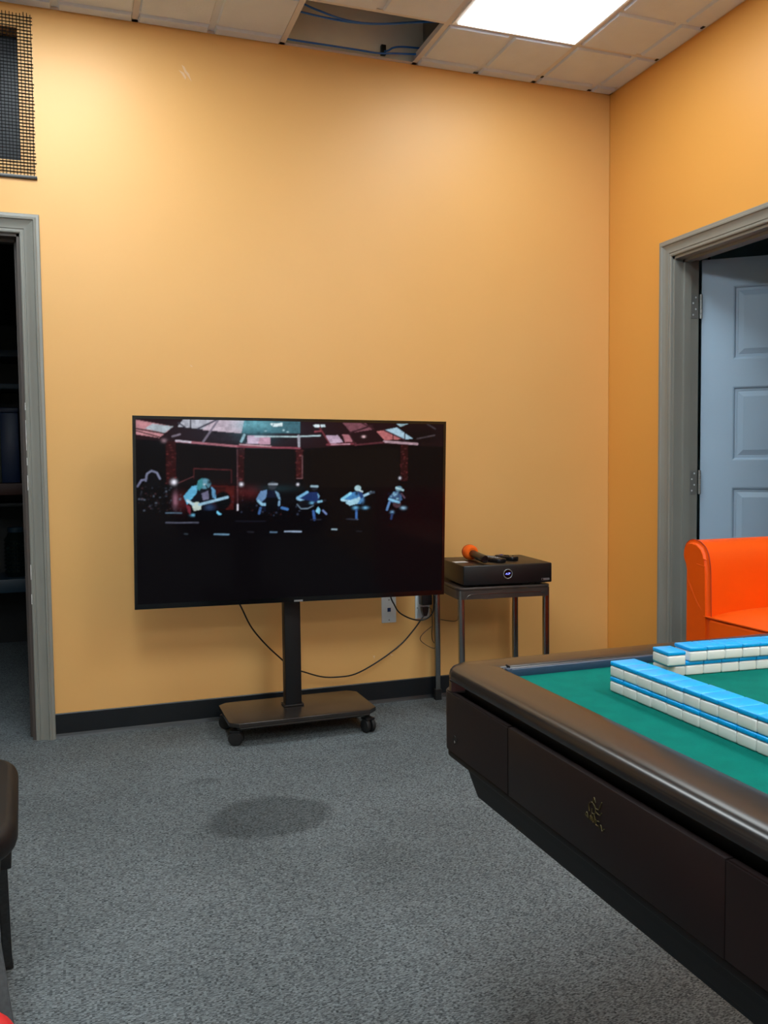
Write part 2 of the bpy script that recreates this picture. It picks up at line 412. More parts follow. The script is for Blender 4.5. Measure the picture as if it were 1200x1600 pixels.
# rooms beyond the two doorways
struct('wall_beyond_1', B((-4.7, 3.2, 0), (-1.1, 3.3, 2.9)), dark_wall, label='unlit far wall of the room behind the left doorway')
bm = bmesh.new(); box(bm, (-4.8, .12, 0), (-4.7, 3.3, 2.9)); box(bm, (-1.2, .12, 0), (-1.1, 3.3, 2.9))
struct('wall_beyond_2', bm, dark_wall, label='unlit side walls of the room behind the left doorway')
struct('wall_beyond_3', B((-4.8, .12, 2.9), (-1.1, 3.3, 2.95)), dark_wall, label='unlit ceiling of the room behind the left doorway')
bm = bmesh.new(); box(bm, (1.9, -2.9, 0), (2.0, 0, 2.75)); box(bm, (.125, 0, 0), (2.0, .1, 2.75)); box(bm, (.125, -3, 0), (2.0, -2.9, 2.75))
wb = struct('wall_beyond_4', bm, teal_wall, label='dull teal walls of the room behind the right doorway')
struct('wall_beyond_5', B((.125, -3, 2.75), (2.0, .1, 2.8)), off_white, label='ceiling of the room behind the right doorway')
bm = bmesh.new(); box(bm, (.60, -.006, 0), (.612, .0, 2.75)); ob('wall_joint', bm, mat('joint_navy', (20, 30, 46), .6), wb, False)

# ------------------------------------------------------------------ suspended ceiling
CX, CA = .1304, .394           # grid offsets from the corner
ceil = bpy.data.objects.new('ceiling', None); COL.objects.link(ceil); ceil['kind'] = 'structure'; ceil['label'] = 'suspended ceiling of off-white scored tiles with one tile missing'; ceil['category'] = 'ceiling'
xb = [0] + [-CX-k*FT for k in range(1, 18, 2) if -CX-k*FT > XL+.1] + [XL]
yb = [0] + [-CA-4*FT*j for j in range(0, 7) if -CA-4*FT*j > YN+.1] + [YN]
xg = [-CX-k*FT for k in range(0, 20)]; yg = [-.083] + [-CA-k*FT for k in range(0, 26)]
lightcells = {(1, 1), (4, 1), (1, 3), (4, 3), (1, 5), (4, 5)}
cell_boxes = {}
for i in range(len(xb)-1):
    for j in range(len(yb)-1):
        x1, x0 = xb[i], xb[i+1]; y1, y0 = yb[j], yb[j+1]
        if (i, j) in lightcells or (i, j) == (2, 0): continue
        gx = sorted([x0, x1]+[g for g in xg if x0+.01 < g < x1-.01]); gy = sorted([y0, y1]+[g for g in yg if y0+.01 < g < y1-.01])
        b_ = bmesh.new(); box(b_, (x0+.004, y0+.004, H+.002), (x1-.004, y1-.004, H+.014))
        for a in range(len(gx)-1):
            for c in range(len(gy)-1):
                e = .0125; q = (gx[a]+e, gy[c]+e, gx[a+1]-e, gy[c+1]-e)
                if q[2]-q[0] < .01 or q[3]-q[1] < .01: continue
                t = .006; z0, z1 = H+.003, H-.009
                A = [b_.verts.new(v) for v in ((q[0], q[1], z0), (q[2], q[1], z0), (q[2], q[3], z0), (q[0], q[3], z0))]
                D = [b_.verts.new(v) for v in ((q[0]+t, q[1]+t, z1), (q[2]-t, q[1]+t, z1), (q[2]-t, q[3]-t, z1), (q[0]+t, q[3]-t, z1))]
                for k in range(4): b_.faces.new((A[k], A[(k+1) % 4], D[(k+1) % 4], D[k]))
                b_.faces.new(D)
        ob('ceiling_tile', b_, tile_m, ceil, False)
for x in xb[1:-1]:
    b_ = bmesh.new(); box(b_, (x-.012, YN, H-.001), (x+.012, 0, H+.0005)); box(b_, (x-.001, YN, H), (x+.001, 0, H+.038)); ob('grid_bar', b_, tbar_m, ceil, False)
for y in yb[1:-1]:
    for i in range(len(xb)-1):
        b_ = bmesh.new(); box(b_, (xb[i+1]+.012, y-.012, H-.001), (xb[i]-.012, y+.012, H+.0005)); box(b_, (xb[i+1]+.012, y-.001, H), (xb[i]-.012, y+.001, H+.03)); ob('grid_bar', b_, tbar_m, ceil, False)
for lo, hi in (((XL, -.022, H-.001), (0, 0, H)), ((-.022, YN, H-.001), (0, 0, H)), ((XL, YN, H-.001), (XL+.022, 0, H)), ((XL, YN, H-.001), (0, YN+.022, H))):
    ob('wall_angle', B(lo, hi), tbar_m, ceil, False)
for (x, y, sx, sy) in ((-CX-2*FT, -.016, .011, .005), (-CX, -.016, .009, .005), (-CX-FT+.012, -.075, .005, .008), (-.018, -CA, .005, .012), (-.018, -CA-FT, .005, .013)):
    ob('hold_down_clip', B((x-sx, y-sy, H-.004), (x+sx, y+sy, H-.001)), rubber, ceil, False)
# troffers
lens = {k: lens_mat(k) for k in (.5, .95, 1.25)}; pan = mat('white_enamel', (225, 226, 224), .4)
lab = {(1, 1): 'lit fluorescent troffer at the top of the picture, right of the missing tile',
       (4, 1): 'lit fluorescent troffer nearest the left doorway, above the picture frame',
       (1, 3): 'lit fluorescent troffer over the mahjong table', (4, 3): 'lit fluorescent troffer left of the mahjong table',
       (1, 5): 'lit fluorescent troffer behind the camera on the right', (4, 5): 'lit fluorescent troffer behind the camera on the left'}
for (i, j) in sorted(lightcells):
    x1, x0, y1, y0 = xb[i]-.012, xb[i+1]+.012, yb[j]-.012, yb[j+1]+.012
    t = thing('ceiling_light', lab[(i, j)], 'light', ((x0+x1)/2, (y0+y1)/2, H), group='fluorescent troffers in the ceiling')
    a, b2 = (x1-x0)/2, (y1-y0)/2
    b_ = bmesh.new()
    for lo, hi in (((-a, -b2, -.010), (a, -b2+.018, .006)), ((-a, b2-.018, -.010), (a, b2, .006)), ((-a, -b2+.018, -.010), (-a+.018, b2-.018, .006)), ((a-.018, -b2+.018, -.010), (a, b2-.018, .006))): box(b_, lo, hi)
    ob('frame', b_, pan, t, False)
    b_ = bmesh.new(); box(b_, (-a+.0185, -b2+.0185, -.016), (a-.0185, b2-.0185, -.003)); ob('diffuser', b_, lens[{(1, 1): .5, (4, 1): .95}.get((i, j), 1.25)], t, False)
    b_ = bmesh.new(); box(b_, (-a, -b2, .0065), (a, b2, .09)); ob('housing', b_, pan, t, False)
# cables and box in the open ceiling bay
def cable(name, pts, r, material, label, cat='cable', group=None, seg=8):
    b_ = bmesh.new(); tube(b_, pts, r, seg); o = ob(name, b_, material, None); return tag(o, label, cat, group)
G = 'blue network cables above the ceiling'
cable('network_cable', [(-1.80, -.25, 3.03), (-1.617, -.25, 2.972), (-1.55, -.25, 2.955), (-1.456, -.25, 2.938), (-1.359, -.25, 2.937), (-1.245, -.25, 2.952), (-1.13, -.25, 2.975), (-1.03, -.25, 2.994)], .0042, blue_cable, 'blue cable sagging deepest across the open ceiling bay', group=G)
cable('network_cable', [(-1.80, -.21, 2.97), (-1.623, -.22, 2.955), (-1.515, -.22, 2.948), (-1.405, -.225, 2.945), (-1.292, -.235, 2.951), (-1.15, -.238, 2.978), (-1.03, -.24, 3.003)], .0042, blue_cable, 'blue cable starting lower and joining the sagging one in the open bay', group=G)
cable('network_cable', [(-1.9, -.04, 2.935), (-1.655, -.035, 2.929), (-1.474, -.035, 2.929), (-1.316, -.035, 2.929), (-1.226, -.035, 2.929), (-1.135, -.035, 2.940), (-1.0, -.035, 2.955)], .0042, blue_cable, 'blue cable lying along the wall edge of the open ceiling bay', group=G)
cable('network_cable', [(-1.193, -.026, 2.945), (-1.175, -.03, 2.95), (-1.15, -.03, 2.966), (-1.104, -.03, 2.976), (-1.0, -.03, 2.983)], .004, blue_cable, 'short blue cable looping out of the little black junction box', group=G)
t = thing('junction_box', 'small black junction box on the bare wall above the ceiling', 'box', (-1.193, -.001, 2.956))
ob('body', B((-.011, -.02, -.022), (.011, 0, .022), .002), black_plastic, t); ob('cover_plate', B((-.009, -.0225, -.010), (.009, -.0202, .018), .001), matte_black, t)
t = thing('duct_end', 'dark sheet-metal duct end right of the open ceiling bay', 'duct', (-.9, -.22, 3.05))
ob('body', B((-.115, -.15, -.06), (.2, .15, .15), .004), mat('dull_metal', (80, 84, 86), .5, metal=.3), t); ob('flange', B((-.122, -.155, -.065), (-.116, .155, .155), .001), mat('dull_metal', (0, 0, 0)), t)

# ------------------------------------------------------------------ mesh over the wall opening
t = thing('mesh_screen', 'black wire mesh tacked over the dark opening at the upper left', 'mesh screen', (-2.95, 0, 2.25))
b_ = bmesh.new(); x0, x1, z0, z1 = -3.26, -2.657, 2.262, 2.884
n = int((x1-x0)/.0127); k = int((z1-z0)/.0127)
for i in range(n+1):
    x = x1-.003-i*.0127; j = random.uniform(-.0006, .0006)
    tube(b_, [(x-.004*((z-z1)/(z1-z0))**2*(1 if i < 2 else .4)+random.uniform(-.0005, .0005)-0.003*(1-(z1-z)/(z1-z0)) * 0, -.0045+j, z) for z in np.linspace(z0-.01, z1+random.uniform(-.004, .006), 7)], .0018, 4, False)
for i in range(k+1):
    z = z0+i*.0127
    tube(b_, [(x0, -.003, z), ((x0+x1)/2, -.0028, z+random.uniform(-.001, .001)), (x1+random.uniform(-.002, .004), -.003, z)], .0018, 4, False)
o = ob('wire_grid', b_, mat('mesh_black', (9, 10, 13), .85, spec=.15), t, world=True); o['kind'] = 'stuff'
ob('bottom_bar', B((x0, -.009, 2.249), (x1+.004, -.001, 2.262), .001), black_plastic, t, world=True)

# ------------------------------------------------------------------ dark room furniture seen through the left doorway
t = thing('display_cabinet', 'dark cabinet with a brown counter board seen through the left doorway', 'cabinet', (-3.1, 1.85, 0))
nb = mat('navy_cabinet', (34, 58, 76), .45); bw = mat('reddish_brown_board', (70, 34, 24), .5); bk = mat('black_cabinet', (16, 16, 18), .6)
ob('back_panel', B((-.7, .34, 0), (.5, .36, 2.0)), bk, t, False)
for x in (-.7, .48): ob('side_panel', B((x, -.04, 0), (x+.02, .34, 2.0), .002), bk, t)
ob('top_board', B((-.7, -.06, 1.76), (.5, .34, 1.80), .003), nb, t)
ob('shelf', B((-.68, -.03, 1.575), (.48, .33, 1.605), .003), nb, t)
ob('counter', B((-.72, -.08, .95), (.52, .34, 1.02), .004), bw, t)
ob('shelf', B((-.68, -.03, .88), (.48, .33, .90), .003), bk, t)
ob('shelf', B((-.68, -.06, .37), (.48, .33, .45), .003), nb, t)
t = thing('storage_tin', 'blue tin standing on the brown counter in the dark room', 'tin', (-2.915, 1.93, 1.02))
ob('body', B((-.055, -.05, 0), (.055, .05, .42), .006), mat('deep_blue_tin', (10, 42, 88), .4), t); ob('lid', B((-.057, -.052, .4205), (.057, .052, .45), .005), mat('deep_blue_lid', (12, 36, 74), .4), t)
t = thing('menu_board', 'black board with pale lettering on the counter, left of the blue tin', 'board', (-3.05, 1.88, 1.02))
ob('panel', B((-.09, -.008, 0), (.09, .008, .52), .003), mat('grey_green_card', (60, 66, 58), .6), t); ob('face', B((-.07, -.012, .22), (.072, -.0085, .47)), bk, t, False)
for (zz_, pts) in ((.40, [(.05, .012), (.035, .016), (.03, 0), (.04, -.014), (.053, -.010), (.053, 0), (.044, 0)]), (.345, [(.032, .012), (.046, .016), (.054, .006), (.034, -.014), (.056, -.014)]), (.29, [(.034, .004), (.05, .004)])):
    b_ = bmesh.new(); tube(b_, [(x, -.0135, zz_+z) for x, z in pts], .0016, 6, False); ob('lettering', b_, white_plastic, t)
t = thing('ribbed_jar', 'ribbed dark glass jar on the lower shelf of the dark cabinet', 'jar', (-2.90, 1.93, .45))
b_ = bmesh.new(); pr = [(.05, 0)]
for k in range(9): pr += [(.062, .02+k*.024), (.068, .032+k*.024)]
lathe(b_, pr+[(.05, .25), (.04, .27)], (0, 0, 0), (0, 0, 1)); ob('body', b_, mat('dark_glass', (22, 34, 32), .12, coat=.6), t)
b_ = bmesh.new(); lathe(b_, [(.044, .2705), (.046, .275), (.046, .30), (.01, .305)], (0, 0, 0), (0, 0, 1)); ob('lid', b_, nb, t)

# ------------------------------------------------------------------ television and its stand
tv = thing('television', 'large flat television showing guitarists on a dark red stage', 'television')
th, ro, ti = -.011, -.013, .020
d = Vector((math.cos(th), math.sin(th), 0)); nrm = Vector((math.sin(th), -math.cos(th), 0)); u = Vector((0, 0, 1))*math.cos(ti)+nrm*math.sin(ti)
dd = d*math.cos(ro)+u*math.sin(ro); uu = u*math.cos(ro)-d*math.sin(ro); yy = uu.cross(dd)
M = Matrix.Identity(4)
for i in range(3): M[i][0] = dd[i]; M[i][1] = yy[i]; M[i][2] = uu[i]
M.translation = Vector((-1.702, -.36, .925)); tv.matrix_world = M
TW, TH = 1.279, .739; bz = .0115; bb = .020
gloss = mat('gloss_black_bezel', (8, 9, 11), .12)
bm = bmesh.new()
for lo, hi in (((-TW/2, 0, -TH/2), (TW/2, .022, -TH/2+bb)), ((-TW/2, 0, TH/2-bz), (TW/2, .022, TH/2)), ((-TW/2, 0, -TH/2+bb), (-TW/2+bz, .022, TH/2-bz)), ((TW/2-bz, 0, -TH/2+bb), (TW/2, .022, TH/2-bz))): box(bm, lo, hi)
ob('bezel', bm, gloss, tv, False)
ob('back_shell', B((-TW/2+.001, .0222, -TH/2+.001), (TW/2-.001, .032, TH/2-.001), .003), black_plastic, tv)
ob('rear_housing', B((-.42, .0325, -TH/2+.05), (.42, .07, .08), .012), black_plastic, tv)
ob('badge', B((-.018, -.002, -TH/2+.001), (.018, -.0002, -TH/2+.008)), mat('silver_badge', (170, 176, 182), .3, metal=.6), tv, False)
# --- picture on the screen: a grid of coloured points
SW0, SW1, SH0, SH1 = -TW/2+bz, TW/2-bz, -TH/2+bb, TH/2-bz
NX, NY = 540, 312
gu, gv = np.meshgrid(np.linspace(0, 1, NX), np.linspace(0, 1, NY))        # v: 0 bottom, 1 top
# layout frame of the picture, 1200 x 747 drawing units
TL, TR, BL, BR = (np.array(q, float) for q in ((52, 62), (1140, 80), (62, 712), (1130, 668)))
PX = (gv*((1-gu)*TL[0]+gu*TR[0])+(1-gv)*((1-gu)*BL[0]+gu*BR[0])); PY = (gv*((1-gu)*TL[1]+gu*TR[1])+(1-gv)*((1-gu)*BL[1]+gu*BR[1]))
img = np.zeros((NY, NX, 3)); rng = np.random.default_rng(3)
def inside(pts):
    r = np.zeros(PX.shape, bool); n_ = len(pts)
    for i in range(n_):
        (xa, ya), (xb_, yb_) = pts[i], pts[(i+1) % n_]
        if ya == yb_: continue
        c = ((ya > PY) != (yb_ > PY)) & (PX < (xb_-xa)*(PY-ya)/(yb_-ya)+xa); r ^= c
    return r
def paintp(mask, col, a=1.0):
    c = np.array(s2l(col)); al = (mask*a)[..., None]; img[:] = img*(1-al)+c*al
def A6(pts): return [(22.6+.4906*x, 22.6+.4906*y) for x, y in pts]
def B7(pts): return [(566+.4906*x, 22.6+.4906*y) for x, y in pts]
def poly(pts, col, a=1.0): paintp(inside(pts).astype(float), col, a)
def line(pts, wd, col, a=1.0):
    mk = np.zeros(PX.shape)
    for (xa, ya), (xb_, yb_) in zip(pts[:-1], pts[1:]):
        L2 = (xb_-xa)**2+(yb_-ya)**2+1e-9
        tt = np.clip(((PX-xa)*(xb_-xa)+(PY-ya)*(yb_-ya))/L2, 0, 1)
        dist = np.hypot(PX-xa-tt*(xb_-xa), PY-ya-tt*(yb_-ya)); mk = np.maximum(mk, np.clip((wd-dist)/1.2+.5, 0, 1))
    paintp(mk, col, a)
def blob(x, y, rx, ry, col, a=1.0, soft=True):
    q = ((PX-x)/rx)**2+((PY-y)/ry)**2
    paintp(np.exp(-q*1.5) if soft else np.clip((1-q)*3, 0, 1), col, a)
def b6(x, y, rx, ry, *k, **kw): blob(22.6+.4906*x, 22.6+.4906*y, rx*.4906, ry*.4906, *k, **kw)
def b7(x, y, rx, ry, *k, **kw): blob(566+.4906*x, 22.6+.4906*y, rx*.4906, ry*.4906, *k, **kw)
def l6(pts, wd, *k): line(A6(pts), wd*.4906, *k)
def l7(pts, wd, *k): line(B7(pts), wd*.4906, *k)
img[:] = np.array(s2l((7, 5, 6)))
poly([(0, 60), (1200, 60), (1200, 160), (900, 150), (600, 165), (400, 160), (180, 140), (0, 130)], (36, 16, 20), .9)   # tent roof
blob(420, 110, 260, 70, (44, 50, 60), .6)
blob(1050, 120, 160, 60, (10, 6, 7), .9)
# roof panels, plus the painted reflection at the top
poly(A6([(62, 88), (305, 135), (215, 215), (62, 190)]), (186, 130, 136)); poly(A6([(170, 115), (305, 135), (250, 180), (120, 150)]), (150, 205, 215), .55); l6([(62, 150), (250, 185)], 5, (20, 12, 16)); l6([(62, 165), (225, 212)], 4, (30, 14, 18))
poly(A6([(375, 80), (785, 88), (765, 182), (335, 135)]), (176, 178, 190)); poly(A6([(560, 84), (785, 88), (765, 182), (500, 160)]), (196, 176, 190), .8)
l6([(420, 80), (420, 140)], 5, (40, 40, 52)); l6([(590, 90), (470, 150)], 6, (70, 70, 84)); l6([(605, 90), (500, 250)], 7, (120, 112, 128)); l6([(340, 110), (385, 140)], 5, (60, 60, 72))
poly(A6([(785, 88), (1180, 92), (1180, 180), (770, 180)]), (70, 118, 132), .75); blob(445, 82, 75, 28, (120, 190, 205), .7); blob(450, 120, 60, 40, (60, 110, 125), .45)  # teal band and glow: room light reflected off the screen, painted into the picture
poly(A6([(808, 196), (968, 202), (968, 262), (800, 254)]), (190, 150, 170)); poly(A6([(808, 196), (900, 200), (880, 255), (800, 254)]), (196, 190, 215), .6)
l6([(325, 238), (740, 275)], 7, (170, 110, 122)); l6([(325, 235), (420, 245)], 6, (200, 190, 205)); l6([(740, 275), (1180, 288)], 6, (140, 70, 84)); l6([(860, 205), (1140, 206)], 4, (190, 220, 228)); l6([(755, 262), (970, 275)], 5, (190, 150, 160))
l6([(785, 195), (765, 240)], 9, (150, 190, 205)); l6([(800, 200), (805, 250)], 4, (20, 20, 28)); l6([(1170, 200), (1172, 270)], 8, (165, 160, 175)); l6([(300, 205), (350, 190)], 6, (120, 110, 124)); b6(245, 235, 20, 16, (150, 120, 130), .8)
poly(A6([(965, 112), (1055, 108), (1055, 132), (985, 134)]), (225, 245, 250)); l6([(990, 115), (985, 130)], 3, (60, 110, 125)); b6(935, 165, 10, 5, (180, 220, 230)); b6(1062, 160, 8, 7, (190, 225, 235)); b6(1092, 172, 9, 5, (190, 225, 235))
poly(B7([(385, 105), (560, 108), (610, 155), (450, 178)]), (120, 74, 84)); l7([(440, 178), (610, 125)], 6, (50, 26, 32)); l7([(530, 108), (620, 150)], 5, (60, 30, 36))
poly(B7([(262, 198), (350, 195), (390, 245), (290, 258)]), (186, 160, 182)); poly(B7([(380, 190), (430, 190), (470, 240), (400, 245)]), (168, 108, 118)); l7([(270, 262), (480, 255)], 7, (110, 50, 60)); l7([(300, 262), (440, 258)], 3, (200, 150, 165)); l7([(385, 200), (400, 250)], 4, (26, 14, 18)); l7([(440, 195), (480, 260)], 5, (60, 30, 36))
poly(B7([(640, 168), (700, 160), (870, 222), (705, 230)]), (178, 104, 106)); poly(B7([(700, 158), (800, 140), (925, 220), (840, 225)]), (164, 196, 214)); poly(B7([(795, 112), (890, 112), (830, 135)]), (150, 180, 190)); l7([(700, 158), (860, 228)], 6, (70, 40, 48)); l7([(770, 185), (770, 228)], 4, (30, 16, 20)); l7([(862, 180), (862, 235)], 5, (40, 30, 36)); l7([(700, 240), (960, 258)], 8, (170, 140, 150)); l7([(480, 265), (700, 245)], 5, (90, 44, 52)); l7([(960, 220), (1100, 195)], 5, (70, 60, 64)); l7([(1040, 115), (1105, 150)], 5, (60, 52, 56))
poly(B7([(165, 122), (212, 118), (218, 138), (185, 140)]), (225, 240, 248)); poly(B7([(220, 120), (252, 118), (258, 136), (228, 138)]), (215, 235, 245)); l7([(180, 170), (230, 165)], 5, (140, 70, 80)); l7([(215, 140), (290, 255)], 5, (110, 50, 58)); b7(545, 205, 16, 9, (230, 190, 195)); l7([(0, 207), (220, 198)], 4, (190, 215, 222)); l7([(65, 205), (66, 275)], 7, (160, 160, 172))
# dark backdrop bays and red truss towers
poly([(180, 150), (380, 165), (380, 290), (180, 290)], (14, 10, 11)); poly([(408, 165), (585, 168), (585, 300), (408, 300)], (15, 12, 12)); poly([(612, 168), (965, 165), (965, 300), (612, 300)], (14, 10, 9))
for (xa, xb_, y0, y1, c) in ((150, 182, 140, 290, (74, 22, 22)), (383, 408, 165, 330, (70, 26, 26)), (588, 612, 168, 272, (90, 34, 34)), (972, 1000, 150, 280, (66, 20, 22))):
    poly([(xa, y0), (xb_, y0), (xb_, y1), (xa, y1)], c, .35)
    for k in range(26):
        blob(rng.uniform(xa, xb_), rng.uniform(y0, y1), rng.uniform(2, 5), 2, (110+int(rng.uniform(0, 70)), 70, 72), rng.uniform(.1, .5))
line([(384, 168), (386, 380)], 1.3, (130, 90, 98), .4); line([(600, 190), (610, 190), (610, 270), (590, 270)], 1, (150, 110, 116), .7)
# red back line
poly([(250, 290), (375, 296), (372, 380), (345, 380), (345, 300), (250, 300)], (84, 26, 22), .5); blob(330, 330, 60, 34, (96, 30, 26), .55); blob(200, 350, 26, 36, (90, 30, 34), .6); blob(430, 318, 40, 24, (84, 26, 28), .7); line([(240, 235), (365, 240)], 1.6, (96, 44, 48), .8); line([(240, 235), (240, 270)], 1.4, (70, 30, 34)); line([(365, 240), (365, 285)], 1.4, (70, 30, 34)); blob(520, 305, 90, 14, (30, 52, 58), .5); line([(190, 285), (240, 262)], 1.2, (90, 50, 54))
for k in range(90): blob(rng.uniform(60, 200), rng.uniform(298, 385), rng.uniform(1.5, 4), rng.uniform(1.5, 4), [(120, 130, 150), (90, 60, 66), (30, 30, 36), (60, 60, 74)][k % 4], rng.uniform(.2, .7))
for k in range(50): blob(rng.uniform(350, 620), rng.uniform(330, 400), rng.uniform(1.5, 4), rng.uniform(1.5, 4), [(80, 90, 120), (80, 40, 46), (26, 26, 34)][k % 3], rng.uniform(.2, .6))
for (x, y, r_) in ((175, 282, 10), (398, 290, 7), (594, 291, 5), (970, 269, 5)): blob(x, y, r_, r_, (235, 235, 250), 1)
blob(180, 345, 9, 28, (170, 120, 140), .6); line([(386, 362), (386, 380)], 2.5, (225, 220, 235))
skin = (130, 180, 215); shirt = (92, 168, 205); deep = (28, 48, 96)
# drummer outline
b6(175, 505, 58, 62, (10, 9, 12), soft=False); l6([(128, 520), (135, 470), (165, 448), (200, 462), (220, 505)], 6, (120, 124, 150)); l6([(75, 560), (100, 515), (130, 510)], 6, (110, 112, 140))
# long-haired guitarist
poly(A6([(385, 625), (440, 560), (480, 555), (560, 560), (595, 600), (590, 650), (560, 660), (450, 680), (400, 660)]), (16, 18, 26)); b6(640, 660, 60, 70, (8, 8, 10), soft=False)
poly(A6([(375, 630), (430, 560), (475, 548), (460, 610), (420, 660), (400, 690)]), shirt); poly(A6([(560, 560), (590, 590), (592, 650), (568, 640)]), (96, 150, 190)); poly(A6([(495, 610), (540, 590), (545, 650), (505, 660)]), (106, 104, 130))
b6(515, 540, 46, 40, (90, 140, 160), soft=False); poly(A6([(470, 520), (500, 500), (505, 560), (480, 590), (462, 575)]), (60, 130, 140)); b6(548, 530, 16, 16, (12, 12, 18)); l6([(520, 545), (560, 620)], 4, (16, 16, 22)); b6(515, 545, 10, 6, (190, 215, 225))
poly(A6([(425, 680), (470, 670), (495, 690), (490, 725), (445, 735)]), (190, 205, 196)); l6([(480, 690), (670, 638)], 9, (150, 190, 214)); b6(550, 710, 36, 28, (44, 66, 100)); l6([(400, 660), (440, 690)], 9, (170, 200, 214)); b6(440, 765, 20, 10, (110, 180, 215)); poly(A6([(600, 735), (632, 760), (615, 768), (595, 750)]), (110, 190, 225)); poly(A6([(390, 690), (420, 700), (425, 770), (405, 740)]), (110, 40, 52)); poly(A6([(450, 735), (600, 730), (600, 800), (450, 800)]), (6, 6, 8))
# seated singer, dark shirt front
poly(A6([(870, 650), (915, 590), (1020, 590), (1045, 640), (1030, 730), (930, 740), (890, 690)]), (16, 20, 40)); poly(A6([(868, 655), (900, 595), (945, 585), (940, 640), (900, 680)]), (96, 130, 170)); poly(A6([(1000, 590), (1030, 610), (1042, 660), (1025, 650)]), (120, 160, 190)); b6(985, 555, 34, 32, (46, 52, 60), soft=False); l6([(960, 545), (1015, 545)], 7, (140, 150, 162)); l6([(885, 665), (910, 690), (965, 690)], 9, (140, 190, 220)); l6([(1032, 670), (1030, 695)], 7, (120, 160, 195)); l6([(900, 715), (890, 755)], 8, (60, 96, 150)); l6([(1050, 715), (1090, 725)], 9, (64, 110, 170)); poly(A6([(935, 640), (1020, 640), (1020, 740), (935, 740)]), (6, 6, 10))
# acoustic guitarist, dark guitar
poly(B7([(60, 640), (120, 600), (200, 605), (215, 650), (180, 690), (110, 690)]), deep); b6(0, 0, 1, 1, (0, 0, 0), 0); b7(178, 570, 26, 24, (30, 34, 44), soft=False); l7([(155, 560), (200, 562)], 7, (150, 180, 195)); l7([(55, 645), (125, 603)], 9, (120, 180, 220)); l7([(55, 650), (140, 680)], 8, (140, 190, 225)); b7(110, 690, 60, 34, (14, 14, 20), soft=False); l7([(52, 690), (80, 722), (130, 720), (170, 700)], 3, (110, 130, 150)); b7(160, 680, 18, 10, (110, 180, 220)); l7([(180, 685), (255, 662)], 8, (30, 30, 38)); l7([(205, 672), (230, 668)], 7, (130, 190, 220)); poly(B7([(185, 740), (205, 705), (222, 735), (212, 762)]), (130, 200, 230)); l7([(170, 740), (178, 800)], 9, (60, 96, 160)); l7([(240, 735), (265, 760)], 6, (110, 130, 180)); poly(B7([(200, 610), (218, 630), (205, 650)]), (110, 160, 200))
# guitarist with a white guitar
poly(B7([(385, 650), (440, 605), (520, 600), (545, 640), (520, 690), (430, 690)]), (70, 130, 185)); b7(500, 575, 26, 22, (170, 205, 215), soft=False); l7([(510, 590), (535, 600)], 5, (190, 215, 225)); b7(492, 612, 18, 22, (20, 26, 48)); l7([(380, 655), (445, 612)], 9, (130, 200, 230)); poly(B7([(405, 680), (470, 650), (520, 650), (500, 685), (440, 700)]), (160, 205, 225)); l7([(500, 650), (600, 605)], 8, (150, 190, 214)); l7([(590, 608), (622, 604)], 8, (60, 70, 84)); l7([(380, 660), (440, 668)], 7, (170, 215, 235)); b7(482, 716, 22, 13, (110, 180, 225)); b7(556, 716, 24, 11, (120, 185, 230)); l7([(488, 730), (490, 795)], 8, (60, 100, 160)); b7(535, 660, 14, 24, (80, 130, 180)); poly(B7([(500, 600), (530, 600), (545, 640), (520, 650)]), (36, 60, 110)); l7([(430, 798), (500, 800)], 3, (80, 90, 110))
# guitarist on the far right
poly(B7([(735, 640), (775, 600), (830, 600), (840, 660), (790, 690), (745, 670)]), (60, 90, 130))
for k in range(26): b7(rng.uniform(735, 815), rng.uniform(602, 660), rng.uniform(5, 10), rng.uniform(4, 8), [(150, 200, 220), (20, 26, 46)][k % 2], .8)
b7(815, 580, 28, 22, (100, 140, 160), soft=False); l7([(795, 572), (848, 590)], 7, (170, 205, 215)); b7(825, 605, 18, 20, (10, 10, 14)); b7(800, 690, 34, 28, (70, 50, 58), soft=False); l7([(740, 655), (815, 678)], 8, (130, 190, 225)); l7([(742, 675), (722, 730)], 8, (90, 130, 180)); b7(850, 718, 22, 12, (150, 190, 220)); b7(762, 748, 15, 12, (120, 165, 205)); l7([(762, 760), (755, 795)], 8, (40, 60, 100)); l7([(835, 615), (860, 645)], 6, (80, 60, 74))
# stage lip glints
for (x0_, x1_, y, c) in ((150, 255, 424, (90, 92, 110)), (308, 356, 466, (120, 160, 190)), (548, 606, 457, (170, 190, 220)), (498, 520, 459, (100, 130, 160)), (716, 734, 450, (160, 185, 200)), (150, 200, 390, (80, 100, 120)), (640, 676, 415, (40, 40, 52)), (770, 806, 414, (40, 44, 56)), (210, 220, 464, (60, 70, 80)), (806, 826, 457, (30, 30, 36)), (380, 480, 420, (24, 24, 34)), (420, 440, 458, (36, 36, 44))):
    line([(x0_, y), (x1_, y+.5)], 2, c, .9)
lum = img.max(-1, keepdims=True)
cs = rng.normal(0, 1, (NY//6+2, NX//6+2)); cs = np.kron(cs, np.ones((6, 6)))[:NY, :NX]; fn = np.kron(rng.normal(0, 1, (NY//2+1, NX//2+1)), np.ones((2, 2)))[:NY, :NX]
img = np.clip(img*(1+(.10*cs+.07*fn)[..., None]*(lum > .02)), 0, 1)
for _ in range(1):
    P_ = np.pad(img, ((1, 1), (1, 1), (0, 0)), 'edge')
    img = (P_[1:-1, 1:-1]*4+(P_[:-2, 1:-1]+P_[2:, 1:-1]+P_[1:-1, :-2]+P_[1:-1, 2:])*2+P_[:-2, :-2]+P_[2:, 2:]+P_[:-2, 2:]+P_[2:, :-2])/16
vx = SW0+(SW1-SW0)*gu; vz = SH0+(SH1-SH0)*gv
V = np.stack([vx, np.full_like(vx, .0025), vz], -1).reshape(-1, 3)
